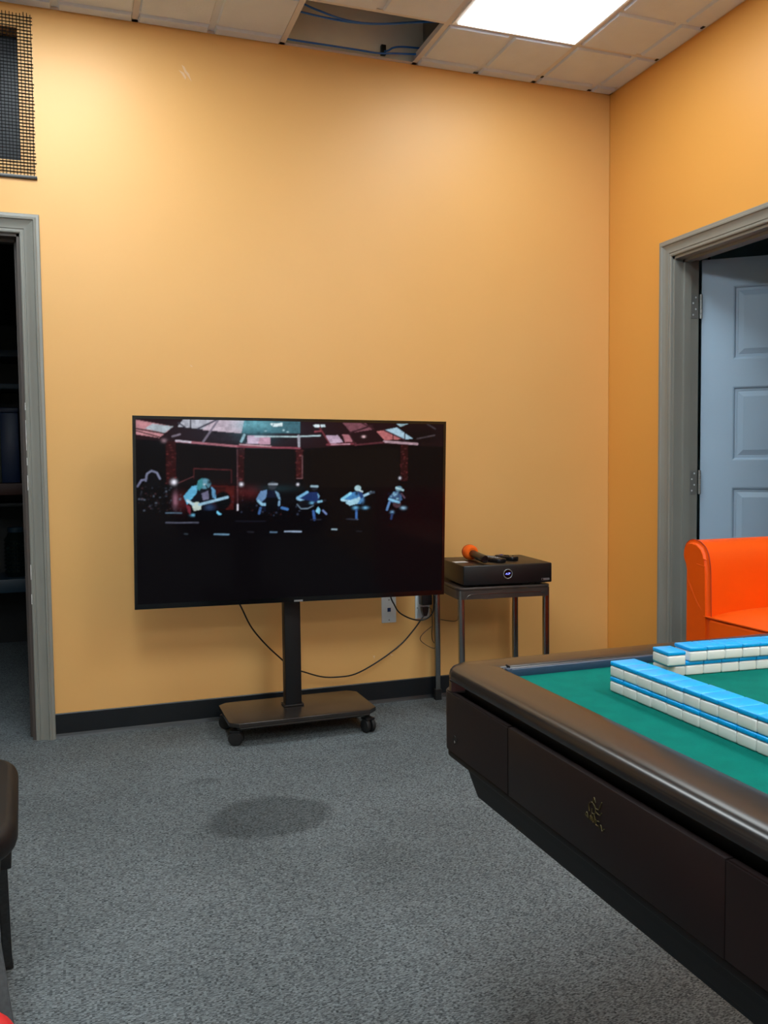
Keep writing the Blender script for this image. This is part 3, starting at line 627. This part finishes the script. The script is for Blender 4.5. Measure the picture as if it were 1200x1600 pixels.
idx = np.arange(NX*NY).reshape(NY, NX)
Fq = np.stack([idx[:-1, :-1], idx[:-1, 1:], idx[1:, 1:], idx[1:, :-1]], -1).reshape(-1, 4)
me = bpy.data.meshes.new('screen'); me.from_pydata(V.tolist(), [], Fq.tolist())
at_ = me.color_attributes.new('picture', 'FLOAT_COLOR', 'POINT')
at_.data.foreach_set('color', np.concatenate([img.reshape(-1, 3), np.ones((NX*NY, 1))], 1).astype(np.float32).ravel())
sm = bpy.data.materials.new('lit_screen'); sm.use_nodes = True; nt = sm.node_tree; b = nt.nodes['Principled BSDF']
b.inputs['Base Color'].default_value = (.002, .002, .003, 1); b.inputs['Roughness'].default_value = .10; b.inputs['Specular IOR Level'].default_value = .09
ca = nt.nodes.new('ShaderNodeVertexColor'); ca.layer_name = 'picture'
nt.links.new(ca.outputs['Color'], b.inputs['Emission Color']); b.inputs['Emission Strength'].default_value = .72
me.materials.append(sm); so = bpy.data.objects.new('screen', me); COL.objects.link(so); so.parent = tv

st = thing('tv_stand', 'black wheeled stand with one post carrying the television', 'stand', (-1.70, -.25, 0))
bm = bmesh.new(); rprism(bm, -.302, .310, -.165, .165, .080, .098, .035, bev=.002, chamfer=True)
ob('base_plate', bm, mat('smoked_black_plate', (40, 36, 34), .24, var=.3, scale=7), st)
ob('edge_strip', B((-.262, -.160, .0755), (.272, -.145, .0795), .001), mat('grey_edge', (96, 94, 90), .5), st)
ob('frame_rail', B((-.27, .13, .066), (.28, .15, .0795), .001), matte_black, st); ob('frame_rail', B((-.27, -.142, .066), (.28, -.122, .0795), .001), matte_black, st)
ob('post', B((-.042, .005, .0985), (.028, .055, .95), .006, 3), matte_black, st)
ob('post_foot', B((-.050, -.003, .0985), (.036, .063, .106), .003), matte_black, st)
ob('mount_plate', B((-.22, -.031, .70), (.21, -.022, .99), .003), matte_black, st)
ob('mount_arm', B((-.05, -.0218, .80), (.036, .0048, .93), .002), matte_black, st)
for (x, y) in ((-.272, -.112), (.270, -.148), (-.272, .12), (.262, .12)):
    e = bpy.data.objects.new('caster', None); COL.objects.link(e); e.parent = st; e.location = (x, y, 0); e.rotation_euler = (0, 0, random.uniform(-.5, .5)+(.7 if x < 0 else .25))
    for s in (-1, 1):
        b_ = bmesh.new(); lathe(b_, [(.017, 0), (.026, .0015), (.029, .006), (.029, .013), (.026, .017), (.012, .019)], (s*.004, 0, .029), (s, 0, 0), 24); ob('wheel', b_, rubber, e)
    b_ = bmesh.new(); box(b_, (-.0035, -.012, .02), (.0035, .012, .055), .001); box(b_, (-.022, -.02, .052), (.022, .022, .0625), .004); cyl(b_, (0, 0, .0625), (0, 0, .0655), .012); ob('fork', b_, black_plastic, e)

# ------------------------------------------------------------------ wall plates, plug, cords
t = thing('outlet_plate', 'white wall plate with one blue data jack, left of the plugged outlet', 'wall plate', (-1.192, 0, .433))
ob('plate', B((-.036, -.006, -.06), (.036, 0, .06), .003), white_plastic, t); ob('jack', B((-.008, -.0075, -.008), (.008, -.0062, .010)), mat('blue_jack', (20, 56, 110), .4), t, False)
for z in (.047, -.047):
    b_ = bmesh.new(); cyl(b_, (0, -.0072, z), (0, -.0062, z), .0035, seg=12); ob('screw', b_, steel, t)
t = thing('outlet_plate', 'white power outlet plate mostly covered by a black plug', 'wall plate', (-1.024, 0, .441))
ob('plate', B((-.037, -.006, -.06), (.037, 0, .06), .003), white_plastic, t)
b_ = bmesh.new(); prism(b_, rrect(-.017, .017, -.03, .03, .012), -.0085, -.0062, 'y'); ob('socket', b_, white_plastic, t)
ob('switch_notch', B((-.030, -.0075, -.012), (-.024, -.0062, -.004)), mat('grey_notch', (150, 160, 166), .4), t, False)
t = thing('power_adapter', 'black square power adapter plugged into the outlet', 'adapter', (-1.019, -.009, .48))
ob('body', B((-.026, -.042, -.03), (.026, 0, .04), .004), black_plastic, t); ob('label_plate', B((-.02, -.0428, -.02), (.02, -.0422, .03)), matte_black, t, False)
pc = thing('television_cord', 'black television power cord drooping from the outlet behind the post', 'cord', (-1.03, -.045, .43))  # the television's own power cord, not a separate extension lead
b_ = bmesh.new(); prism(b_, [(-.018, .012), (.016, .012), (.014, -.01), (.007, -.028), (-.008, -.030), (-.015, -.008)], -.012, .010, 'y'); ob('plug', b_, black_plastic, pc)
pts = [(-1.960, -.23, .60), (-1.918, -.2, .534), (-1.877, -.16, .452), (-1.838, -.12, .393), (-1.777, -.09, .321), (-1.715, -.07, .258), (-1.673, -.06, .212), (-1.623, -.055, .195), (-1.539, -.05, .163), (-1.465, -.05, .153), (-1.374, -.05, .159), (-1.266, -.05, .206), (-1.156, -.05, .274), (-1.092, -.05, .335), (-1.056, -.05, .378), (-1.034, -.047, .404)]
b_ = bmesh.new(); tube(b_, pts, .0034, 8); ob('cable', b_, black_plastic, pc, world=True)
cable('signal_cable', [(-1.226, -.14, .60), (-1.218, -.1, .517), (-1.2, -.1, .472), (-1.176, -.1, .435), (-1.126, -.1, .405), (-1.079, -.1, .393), (-1.038, -.1, .399), (-1.008, -.09, .423), (-.995, -.075, .458), (-.99, -.06, .52)], .0034, black_plastic, 'black cable looping from the television toward the metal stand leg')
cable('thin_wire', [(-1.031, -.058, .438), (-.996, -.03, .433), (-.988, -.03, .414), (-.985, -.03, .356), (-.988, -.03, .311), (-.984, -.028, .28), (-.970, -.024, .257), (-.962, -.024, .236), (-1.004, -.03, .251), (-1.046, -.03, .285), (-1.033, -.03, .314), (-.99, -.03, .344)], .0016, black_plastic, 'thin black wire kinked into a loop beside the rear left stand leg', 'wire')
cable('thin_wire', [(-.944, -.03, .375), (-.905, -.03, .366), (-.862, -.03, .363), (-.852, -.03, .39), (-.85, -.04, .53)], .0016, black_plastic, 'thin dark wire running between the two left stand legs', 'wire')

# ------------------------------------------------------------------ metal side stand with karaoke amplifier
RZ = math.radians(-6)
sd = thing('metal_stand', 'small chrome-legged stand with a dark rounded top under the amplifier', 'stand', (-.967, -.045, 0), RZ)
WD, DP, TZ = .390, .355, .578
top_m = mat('worn_bronze_top', (58, 50, 46), .36, var=.2, scale=14)
bm = bmesh.new(); rprism(bm, -.018, WD+.018, -DP-.018, .018, TZ-.012, TZ, .03, bev=.003); ob('top', bm, top_m, sd)
bm = bmesh.new(); OUT = rrect(-.018, WD+.018, -DP-.018, .018, .03); INN = rrect(-.014, WD+.014, -DP-.014, .014, .026)
z0 = TZ-.050; z1 = TZ-.0125
n = len(OUT); VO = [[bm.verts.new((x, y, z)) for x, y in OUT] for z in (z0, z1)]; VI = [[bm.verts.new((x, y, z)) for x, y in INN] for z in (z0, z1)]
for i in range(n):
    j = (i+1) % n
    bm.faces.new((VO[0][i], VO[0][j], VO[1][j], VO[1][i])); bm.faces.new((VI[0][j], VI[0][i], VI[1][i], VI[1][j])); bm.faces.new((VO[0][j], VO[0][i], VI[0][i], VI[0][j])); bm.faces.new((VO[1][i], VO[1][j], VI[1][j], VI[1][i]))
ob('apron', bm, top_m, sd)
bm = bmesh.new(); tube(bm, [(.018, -DP-.0185, z0+.001), (.022, -DP-.0185, z0+.012), (.034, -DP-.0185, z0+.019), (.07, -DP-.0185, z0+.021), (WD-.06, -DP-.0185, z0+.021), (WD-.03, -DP-.0185, z0+.019), (WD-.012, -DP-.0185, z0+.010)], .0014, 6); ob('apron_bead', bm, chrome, sd)
for (x, y) in ((0, 0), (0, -DP), (WD, -DP), (WD, 0)):
    bm = bmesh.new(); prism(bm, rrect(x-.0125, x+.0125, y-.0125, y+.0125, .005, 4), .014, TZ-.0505 if False else TZ-.0128, 'z'); lg = ob('leg', bm, chrome, sd)
    bm = bmesh.new(); prism(bm, rrect(x-.0155, x+.0155, y-.0155, y+.0155, .004, 4), 0, .05, 'z'); ob('foot_cap', bm, rubber, lg)
bm = bmesh.new(); lathe(bm, [(.055, 0), (.060, .004), (.060, .012), (.045, .02)], (.17, -.18, TZ-.075), (0, 0, 1)); o = ob('glass_coaster', bm, mat('clear_glass_disc', (150, 158, 160), .08, coat=.5), sd)
ob('under_tray', B((.07, -.30, TZ-.055), (.28, -.08, TZ-.0515), .001), chrome, sd)

am = thing('amplifier', 'black karaoke amplifier with a round glowing dial on the metal stand', 'amplifier', (-.967, -.045, TZ), RZ)
ax0, ax1, ay0, ay1 = .006, .412, -DP-.016, -.02
body_m = mat('satin_black_case', (14, 14, 16), .38, bump=.1, bscale=500)
bm = bmesh.new(); box(bm, (ax0, ay0, .009), (ax1, ay1, .094), .005, 3); ob('case', bm, body_m, am)
for (x, y) in ((ax0+.05, ay0+.04), (ax1-.05, ay0+.04), (ax0+.05, ay1-.04), (ax1-.05, ay1-.04)):
    bm = bmesh.new(); cyl(bm, (x, y, 0), (x, y, .0088), .014); ob('foot', bm, rubber, am)
kx, kz = .206, .053
bm = bmesh.new(); R_ = [(kx+.0195*math.cos(2*PI*i/40), ay0-.003, kz+.0195*math.sin(2*PI*i/40)) for i in range(41)]; tube(bm, R_, .0019, 8, False); dial = ob('dial_ring', bm, steel, am)
bm = bmesh.new(); cyl(bm, (kx, ay0-.002, kz), (kx, ay0-.0003, kz), .0185, seg=36); ob('dial_glass', bm, gloss, dial)
em = emis('blue_display', (.10, .13, 1.0), 1.6)
bm = bmesh.new()
for q in ([(-.011, -.002), (-.008, .001)], [(-.006, .004), (-.0075, -.001), (-.003, -.001)], [(-.003, .004), (-.0045, -.004)], [(-.001, -.003), (.0005, -.002)], [(.001, .004), (.005, .005), (.0045, .001), (.002, -.003), (.005, -.003)], [(.0065, -.002), (.0075, .005), (.010, .005), (.0098, .001), (.007, .001)]):
    tube(bm, [(kx+x, ay0-.0027, kz+z) for x, z in q], .0007, 5, False)
ob('dial_digits', bm, em, dial)
ob('badge', B((ax1-.049, ay0-.0012, .019), (ax1-.013, ay0-.0002, .028)), mat('silver_badge2', (150, 152, 154), .3, metal=.5), am, False)
ob('badge_emblem', B((ax1-.048, ay0-.0018, .020), (ax1-.041, ay0-.0013, .027)), black_plastic, am, False)
for k in range(5): ob('badge_lettering', B((ax1-.039+k*.005, ay0-.0016, .0215), (ax1-.0358+k*.005, ay0-.0013, .0255)), mat('badge_print', (90, 92, 96), .4), am, False)
ob('front_switch', B((ax1-.13, ay0+.02, .0002), (ax1-.1, ay0+.05, .0085), .001), matte_black, am)
cR = math.cos(RZ); sR = math.sin(RZ)
def aloc(x, y, z): return (-.967+x*cR-y*sR, -.045+x*sR+y*cR, TZ+z)
ATOP = .0945
# microphone: orange foam head, black body lying on the case
mic = thing('microphone', 'black microphone with an orange foam cover lying on the amplifier', 'microphone', (-.875, -.236, TZ+ATOP), 0)
ax = Vector((-.010, -.159, -.013)).normalized(); o0 = Vector((0, .022, .035))
bm = bmesh.new(); lathe(bm, [(.012, -.036), (.022, -.034), (.031, -.024), (.034, -.012), (.034, .012), (.031, .022), (.024, .028), (.012, .029)], o0, ax); ob('foam_cover', bm, mat('orange_foam', (255, 106, 0), .9, bump=.6, bscale=300), mic)
bm = bmesh.new(); lathe(bm, [(.0338, -.012), (.0346, -.0105), (.0346, -.0085), (.0338, -.007)], o0, ax); ob('band', bm, rubber, mic)
bm = bmesh.new(); lathe(bm, [(.015, .0295), (.0155, .04), (.0165, .09), (.0175, .15), (.0175, .172), (.0155, .178), (.012, .178), (.011, .175)], o0, ax); ob('handle', bm, mat('mic_black', (20, 20, 22), .3), mic)
def remote(label, loc, rz, L_, W_, buttons):
    r = thing('remote_control', label, 'remote', loc, rz, 'remote controls on the amplifier')
    bm = bmesh.new(); rprism(bm, -W_/2, W_/2, -L_/2, L_/2, 0, .017, .012, bev=.005); ob('body', bm, mat('remote_black', (20, 20, 23), .35), r)
    for (x, y, rad, c) in buttons:
        bm = bmesh.new(); cyl(bm, (x, y, .0172), (x, y, .0195), rad, seg=12); ob('button', bm, c, r)
gb = mat('grey_button', (120, 124, 130), .4); bb_ = mat('blue_button', (70, 60, 150), .4); wbn = mat('white_button', (190, 194, 198), .4)
remote('long black remote control with rows of pale buttons, beside the microphone', aloc(.185, -.215, ATOP), RZ+.25, .19, .047, [(-.012+.012*(k % 3), .075-.016*(k//3), .0042, (gb, wbn, gb)[k % 3]) for k in range(27) if .075-.016*(k//3) > -.085])
remote('small plain black remote control with a bluish button, rightmost on the amplifier', aloc(.272, -.19, ATOP), RZ+.35, .125, .045, [(0, .035, .007, bb_), (0, .0, .011, rubber), (-.012, -.03, .003, rubber), (.012, -.03, .003, rubber)])
t = thing('paper_slip', 'small white slip of paper on the amplifier, half behind the television', 'paper', aloc(.040, -.225, ATOP), RZ)
ob('sheet', B((-.03, -.025, 0), (.03, .025, .0006)), white_plastic, t, False); ob('print_line', B((-.01, -.012, .0007), (.015, -.008, .0009)), gb, t, False)

# ------------------------------------------------------------------ mahjong table
TX0, TY1 = -1.971, -2.425; TS = .934
tb = thing('mahjong_table', 'automatic mahjong table with padded dark rail and green felt top', 'table', (TX0+TS/2, TY1-TS/2, 0))
hs = TS/2; PT, PB, ZR, ZF = .735, .635, .778, .762
bm = bmesh.new(); box(bm, (-hs+.022, -hs+.022, .628), (hs-.022, hs-.022, .7515)); ob('core', bm, skirt_m, tb, False)
# three facing panels on each side, corners shared in the rounded corner pieces
RC = .035; GAP = .0012; SPL = .2455
def side_pts(a0, a1): return a0, a1
def corner_panel(sx, sy):
    """L-shaped wrap with a rounded outer corner, in plan"""
    b_ = bmesh.new(); t_ = .011; out = []; inn = []
    out.append((hs-SPL, hs)); inn.append((hs-SPL, hs-t_))
    for k in range(9):
        a = PI/2*(1-k/8); out.append((hs-RC+RC*math.cos(a), hs-RC+RC*math.sin(a))); inn.append((hs-RC+(RC-t_)*math.cos(a), hs-RC+(RC-t_)*math.sin(a)))
    out.append((hs, hs-SPL)); inn.append((hs-t_, hs-SPL))
    pts_ = [(sx*x, sy*y) for x, y in out+inn[::-1]]
    f = prism(b_, pts_, PB, PT, 'z')
    es = [e for ff in f for e in ff.edges]
    bmesh.ops.bevel(b_, geom=es, offset=.0018, segments=2, affect='EDGES')
    return b_
for (sx, sy) in ((-1, 1), (1, 1), (-1, -1), (1, -1)):
    cp = ob('corner_panel', corner_panel(sx, sy), panel_m, tb)
    if (sx, sy) == (-1, 1):
        b_ = bmesh.new(); cyl(b_, (-hs-.0006, hs-.062, .660), (-hs+.004, hs-.062, .660), .0075, seg=16); ob('screw_hole', b_, rubber, cp)
        b_ = bmesh.new(); cyl(b_, (-hs-.0010, hs-.0625, .6575), (-hs-.0007, hs-.0625, .6575), .0022, seg=10); ob('screw_head', b_, steel, cp)
    
e_ = hs-SPL-GAP
front = None
for (lo, hi) in (((-hs, -e_, PB), (-hs+.011, e_, PT)), ((hs-.011, -e_, PB), (hs, e_, PT)), ((-e_, hs-.011, PB), (e_, hs, PT)), ((-e_, -hs, PB), (e_, -hs+.011, PT))):
    o = ob('side_panel', B(lo, hi, .0018), panel_m, tb); front = front or o
# faint gilt emblem at the middle of the near panel (x = -hs face): strokes in (y, z)
gilt = mat('worn_gilt', (72, 63, 30), .45, metal=.3)
def stroke(pts, r=.0008):
    b_ = bmesh.new(); tube(b_, [(-hs-.0006, -y, .689+z) for y, z in pts], r, 6); ob('emblem_stroke', b_, gilt, front)
stroke([(-.010, .004), (-.011, .012), (-.004, .017), (.003, .012), (.002, .005), (-.004, .004), (-.004, .009)])
stroke([(-.002, .017), (.000, .024), (.003, .019)]); stroke([(.003, .012), (.010, .013), (.013, .019), (.016, .024)]); stroke([(.004, .008), (.012, .007), (.015, .011)]); stroke([(.000, .004), (.002, -.003), (-.003, -.007)]); stroke([(-.006, .002), (-.004, -.004)])
stroke([(-.019, -.004), (-.015, .001), (-.013, -.005), (-.017, -.003)]); stroke([(-.010, -.006), (-.008, -.001), (-.006, -.006), (-.004, -.001), (-.002, -.007)]); stroke([(.001, -.006), (.001, -.001)]); stroke([(.004, -.001), (.004, -.007), (.009, -.007)]); stroke([(.006, -.002), (.011, -.001)]); stroke([(.011, -.009), (.014, -.004), (.017, -.010), (.021, -.006)])
# under-lip and tapering ribbed skirt
bm = bmesh.new(); rprism(bm, -hs+.002, hs-.002, -hs+.002, hs-.002, .6245, .6345, RC, bev=.002); ob('lower_lip', bm, skirt_m, tb)
bm = bmesh.new(); rz_ = []
prof = [(.012, .068, .6243), (.016, .073, .604), (.022, .080, .577), (.034, .085, .571)]
for (o1, o2, z) in prof:
    q = hs-o1; c_ = o2
    rz_.append([bm.verts.new(v) for v in ((-q+c_*0, -q+c_, z), (-q, q-c_, z), (-q+c_*.6, q-c_*.4, z), (q-c_*.6, q-c_*.4, z), (q, q-c_, z), (q, -q+c_, z), (q-c_*.6, -q+c_*.4, z), (-q+c_*.6, -q+c_*.4, z))])
for i in range(len(rz_)-1):
    for k in range(8): bm.faces.new((rz_[i][k], rz_[i][(k+1) % 8], rz_[i+1][(k+1) % 8], rz_[i+1][k]))
bm.faces.new(rz_[0][::-1]); bm.faces.new(rz_[-1]); ob('skirt', bm, skirt_m, tb, False)
for k in range(4):
    for s in (-1, 1):
        z = .584+k*.0065; xo = hs-.0135-(.6243-z)*.2; yo = hs-.095-(.6243-z)*.3
        ob('skirt_rib', B((s*xo-.0012, -yo, z), (s*xo+.0012, yo, z+.0022)), matte_black, tb, False)
# padded rail: one mitred profile loop (rounded outer shoulder), inner lip
RAIL = [(.026, .752), (.005, .752), (.0025, .7535), (.002, .756), (.002, .763), (.0035, .768), (.0075, .7725), (.014, .7755), (.024, .777), (.045, .778), (.062, .778), (.074, .7772), (.079, .775), (.080, .772), (.080, .752)]
def ring(o, z, rad):
    q = hs-o; rr = max(rad-o, .002)
    return [(x, y, z) for x, y in rrect(-q, q, -q, q, rr, 8)]
bm = bmesh.new(); rows = [[bm.verts.new(v) for v in ring(o, z, .045)] for (o, z) in RAIL]
for i in range(len(rows)):
    j = (i+1) % len(rows); n = len(rows[0])
    for k in range(n): bm.faces.new((rows[i][k], rows[i][(k+1) % n], rows[j][(k+1) % n], rows[j][k]))
ob('rail', bm, rail_m, tb, angle=50)
for (sx, sy) in ((-1, 1), (1, 1), (-1, -1), (1, -1)):
    b_ = bmesh.new(); o_ = .002; r_ = .043; q = hs-o_; out = [(q-r_*math.sin(k*PI/16)*0-r_+r_*math.cos(k*PI/16), q-r_+r_*math.sin(k*PI/16)) for k in range(9)]
    inn_ = [(x*.962, y*.962) for x, y in out[::-1]]
    prism(b_, [(sx*x, sy*y) for x, y in out+inn_], .7356, .7518, 'z'); ob('rail_corner', b_, rail_m, tb)
edge_b = mat('slate_blue_liner', (38, 60, 84), .35)
for lo, hi in (((-hs+.0905, hs-.0885, .7595), (hs-.0885, hs-.0805, .7745)), ((-hs+.0905, -hs+.0805, .7595), (hs-.0885, -hs+.0885, .7745)), ((hs-.0885, -hs+.0805, .7595), (hs-.0805, hs-.0805, .7745))):
    ob('rail_liner', B(lo, hi, .001), edge_b, tb)
ob('rail_liner', B((-hs+.0805, hs-.092, .7595), (-hs+.0895, hs-.0805, .7768), .001), edge_b, tb)
ob('corner_seam', B((-hs+.089, hs-.083, .7600), (-hs+.0902, hs-.070, .7793)), rubber, tb, False)
ob('playing_surface', B((-hs+.0802, -hs+.0802, .7502), (hs-.0802, hs-.0802, ZF)), felt_m, tb, False)
# pedestal and feet
bm = bmesh.new(); rprism(bm, -.09, .09, -.09, .09, .14, .5695, .03, bev=.008); ob('pedestal', bm, skirt_m, tb)
for a in range(4):
    b_ = bmesh.new(); box(b_, (-.05, .0, .03), (.05, .34, .139), .015); f = ob('foot', b_, skirt_m, tb); f.rotation_euler = (0, 0, a*PI/2+PI/4)
    b_ = bmesh.new(); cyl(b_, (0, .33, 0), (0, .33, .0299), .024); c_ = ob('glide', b_, rubber, f)

# ------------------------------------------------------------------ mahjong tiles: two-high walls, blue backs up
TWD, TLN, THK = .0333, .0445, .0232
def tile_mesh():
    b_ = bmesh.new(); box(b_, (-TLN/2, -TWD/2, 0), (TLN/2, TWD/2, .0162), .0028, 3)
    a = b_
    b2 = bmesh.new(); box(b2, (-TLN/2, -TWD/2, .0163), (TLN/2, TWD/2, THK), .0022, 3)
    return a, b2
a, b2 = tile_mesh()
proto = thing('mahjong_tile', 'tile', 'mahjong tile', (0, 0, 0), group='mahjong tiles stacked face down on the table')
pb = ob('body', a, tile_white, proto); pk = ob('back', b2, tile_blue, proto)
ORD = ['first', 'second', 'third', 'fourth', 'fifth', 'sixth', 'seventh', 'eighth', 'ninth', 'tenth', 'eleventh', 'twelfth', 'thirteenth', 'fourteenth', 'fifteenth', 'sixteenth', 'seventeenth', 'eighteenth']
first = [True]
def put_tile(loc, rz, label):
    if first[0]:
        o = proto; first[0] = False
    else:
        o = proto.copy(); COL.objects.link(o)
        for c in (pb, pk):
            q = c.copy(); COL.objects.link(q); q.parent = o
    o.location = loc; o.rotation_euler = (0, 0, rz); o['label'] = label
PIT = .0337
for lay in (0, 1):
    for k in range(17):
        put_tile((-1.784+TLN/2+.0003+random.uniform(-.0006, .0006)+(.0006 if lay else 0), -2.645-PIT*(k+.5), ZF+.0002+lay*(THK+.0002)), random.uniform(-.006, .006),
                 'blue-backed mahjong tile, %s layer of the nearer wall, %s from its far end' % (('lower', 'upper')[lay], ORD[k]))
AR = math.radians(-4.5); ux = Vector((math.cos(AR), math.sin(AR), 0)); vy = Vector((-math.sin(AR), math.cos(AR), 0))
for lay in (0, 1):
    for k in range(14):
        c = Vector((-1.649, -2.609, ZF+.0002+lay*(THK+.0002)))+ux*(PIT*(k+.5))+vy*(TLN/2)
        if lay: c += vy*(-.004)
        if lay and k == 0: c += ux*(-.0145)+vy*(-.018)
        if lay and k > 0: c += ux*(.004)
        put_tile(c, AR+PI/2+random.uniform(-.006, .006),
                 'blue-backed mahjong tile pushed out of line on top of the farther wall end' if (lay and k == 0) else 'blue-backed mahjong tile, %s layer of the farther wall, %s from its left end' % (('lower', 'upper')[lay], ORD[k]))

# ------------------------------------------------------------------ orange sofa against the right wall, facing left
SX, SY = -.62, -1.362           # arm front plane, arm outer face
SWID = 1.38; AW = .112; AZ = .846
sf = thing('sofa', 'bright orange leatherette sofa with a rolled arm before the right doorway', 'sofa', ((SX-.02)/2, SY-SWID/2, 0))
def armprof(y0, sgn):
    """arm section in (y,z): roll overhangs the outer face; sgn +1 = outer side toward +y"""
    P_ = [(0, .14), (0, .745), (.004, .762), (.012, .775), (.0165, .793), (.015, .813), (.006, .831), (-.012, .843), (-.035, .847), (-.062, .842), (-.085, .828), (-.099, .808), (-.107, .78), (-AW, .74), (-AW-.004, .60), (-AW-.004, .14)]
    return [(y0+sgn*y, z) for y, z in P_]
for (y0, s) in ((SY, 1), (SY-SWID, -1)):
    b_ = bmesh.new(); f = prism(b_, armprof(y0, s), SX, -.03, 'x')
    es = {e for ff in f for e in ff.edges}; bmesh.ops.bevel(b_, geom=list(es), offset=.012, segments=3, affect='EDGES')
    arm = ob('arm', b_, leather_o, sf, world=True, angle=50)
    P_ = armprof(y0, s)[4:]; b_ = bmesh.new(); tube(b_, [(SX+.0135, y+(.0006 if y > y0-.05 else -.0006)*s, z+.0006) for y, z in P_[:-1]], .0017, 6); ob('arm_seam', b_, seam_o, arm, world=True)
    # creases pressed into the arm front
    b_ = bmesh.new()
    for q in ([(.79, -.085), (.787, -.105)], [(.72, -.015), (.69, -.03), (.655, -.055), (.62, -.085)], [(.70, -.03), (.66, -.05), (.63, -.07)], [(.77, -.06), (.765, -.10)]):
        tube(b_, [(SX+.0014, y0+s*y, z) for z, y in q], .0022, 8)
    ob('arm_crease', b_, leather_o, arm, world=True)
b_ = bmesh.new(); prism(b_, [(-.24, .40), (-.215, .62), (-.20, .80), (-.185, .832), (-.15, .856), (-.10, .860), (-.05, .848), (-.026, .82), (-.022, .14), (-.2, .14)], SY-SWID+AW+.002, SY-AW-.002, 'y')
ob('backrest', b_, leather_o, sf, world=True, angle=60)
ob('front_rail', B((SX+.001, SY-SWID+AW+.006, .14), (SX+.06, SY-AW-.006, .594), .008, 3), leather_o, sf, world=True)
ob('seat_base', B((SX+.062, SY-SWID+AW+.008, .20), (-.25, SY-AW-.008, .50), .005), leather_o, sf, world=True)
mid = SY-SWID/2
for (ya, yb_) in ((SY-AW+.020, mid+.002), (mid-.002, SY-SWID+AW-.020)):
    lo_, hi_ = min(ya, yb_), max(ya, yb_); b_ = bmesh.new(); nx, ny = 12, 16; g = {}
    for i in range(nx+1):
        for j in range(ny+1):
            uu_ = i/nx; vv = j/ny; edge = (1-(2*uu_-1)**4)*(1-(2*vv-1)**4)
            g[(i, j)] = b_.verts.new((SX+.004+(.215-(-0))*0+uu_*(-.215-SX-.004), lo_+(hi_-lo_)*vv, .602+.040*edge))
    for i in range(nx):
        for j in range(ny): b_.faces.new((g[(i, j)], g[(i+1, j)], g[(i+1, j+1)], g[(i, j+1)]))
    bnd = [e for e in b_.edges if e.is_boundary]; r = bmesh.ops.extrude_edge_only(b_, edges=bnd)
    nv = [v for v in r['geom'] if isinstance(v, bmesh.types.BMVert)]
    for v in nv: v.co.z = .5955
    b_.faces.new([v for v in sorted(nv, key=lambda v: math.atan2(v.co.y-(lo_+hi_)/2, v.co.x-(SX-.2)/2))])
    cu = ob('seat_cushion', b_, leather_o, sf, world=True)
    b_ = bmesh.new(); tube(b_, [(SX+.003, lo_+.004, .601), (SX+.002, hi_-.004, .601)], .003, 8); ob('piping', b_, leather_o, cu, world=True)
for (x, y) in ((SX+.06, SY-.06), (-.09, SY-.06), (SX+.06, SY-SWID+.06), (-.09, SY-SWID+.06)):
    b_ = bmesh.new(); cyl(b_, (x, y, 0), (x, y, .1395), .02, .03); ob('leg', b_, chrome, sf, world=True)

# ------------------------------------------------------------------ chairs at the left edge
def make_chair(label, loc, seat_m, rz=0):
    c = thing('padded_chair', label, 'chair', loc, rz)
    fr = mat('hammered_grey_steel', (56, 58, 60), .45, metal=.3, var=.25, scale=120)
    b_ = bmesh.new(); rprism(b_, -.215, .215, -.27, .27, .405, .462, .12, bev=.022, seg=4); ob('seat', b_, seat_m, c)
    ob('seat_pan', B((-.185, -.24, .392), (.185, .24, .4045), .004), matte_black, c)
    def bar(p, q, wx, wy, name='leg', m_=fr, par=c):
        b = bmesh.new(); p = Vector(p); q = Vector(q); d_ = (q-p).normalized()
        x_ = Vector((1, 0, 0)); x_ = (x_-d_*x_.dot(d_)).normalized(); y_ = d_.cross(x_)
        A_ = [b.verts.new(p+x_*a*wx+y_*k*wy) for a, k in ((-1, -1), (1, -1), (1, 1), (-1, 1))]; B_ = [b.verts.new(q+x_*a*wx+y_*k*wy) for a, k in ((-1, -1), (1, -1), (1, 1), (-1, 1))]
        for k in range(4): b.faces.new((A_[k], A_[(k+1) % 4], B_[(k+1) % 4], B_[k]))
        b.faces.new(A_[::-1]); b.faces.new(B_)
        bmesh.ops.bevel(b, geom=list(b.edges), offset=.003, segments=2, affect='EDGES')
        return ob(name, b, m_, par)
    for s in (-1, 1):
        l1 = bar((s*.180, -.035, .391), (s*.179, .176, .012), .010, .012)
        b = bmesh.new(); rprism(b, s*.179-.012, s*.179+.012, .166, .192, 0, .0118, .006); ob('foot_cap', b, rubber, l1)
        l2 = bar((s*.145, -.089, .391), (s*.207, -.300, .012), .010, .012)
        b = bmesh.new(); rprism(b, s*.208-.013, s*.208+.013, -.317, -.287, 0, .0118, .006); ob('foot_cap', b, rubber, l2)
        ob('bracket', B((s*.187-.014, -.13, .355), (s*.187+.014, .02, .3905), .003), matte_black, c)
        bar((s*.165, -.25, .40), (s*.150, -.345, .84), .009, .010, 'back_upright')
    b_ = bmesh.new(); rprism(b_, -.19, .19, -.020, .020, -.13, .13, .018, bev=.012); bk_ = ob('backrest', b_, seat_m, c); bk_.location = (0, -.318, .77); bk_.rotation_euler = (math.radians(12), 0, 0)
    return c
make_chair('black vinyl chair with grey metal legs at the left edge', (-2.886, -1.90, 0), mat('black_vinyl_seat', (17, 16, 17), .5, spec=.3, var=.1, scale=20), .055)
make_chair('red padded chair, only its seat corner showing at the bottom left', (-2.832, -2.868, 0), mat('red_vinyl_seat', (196, 26, 34), .45))
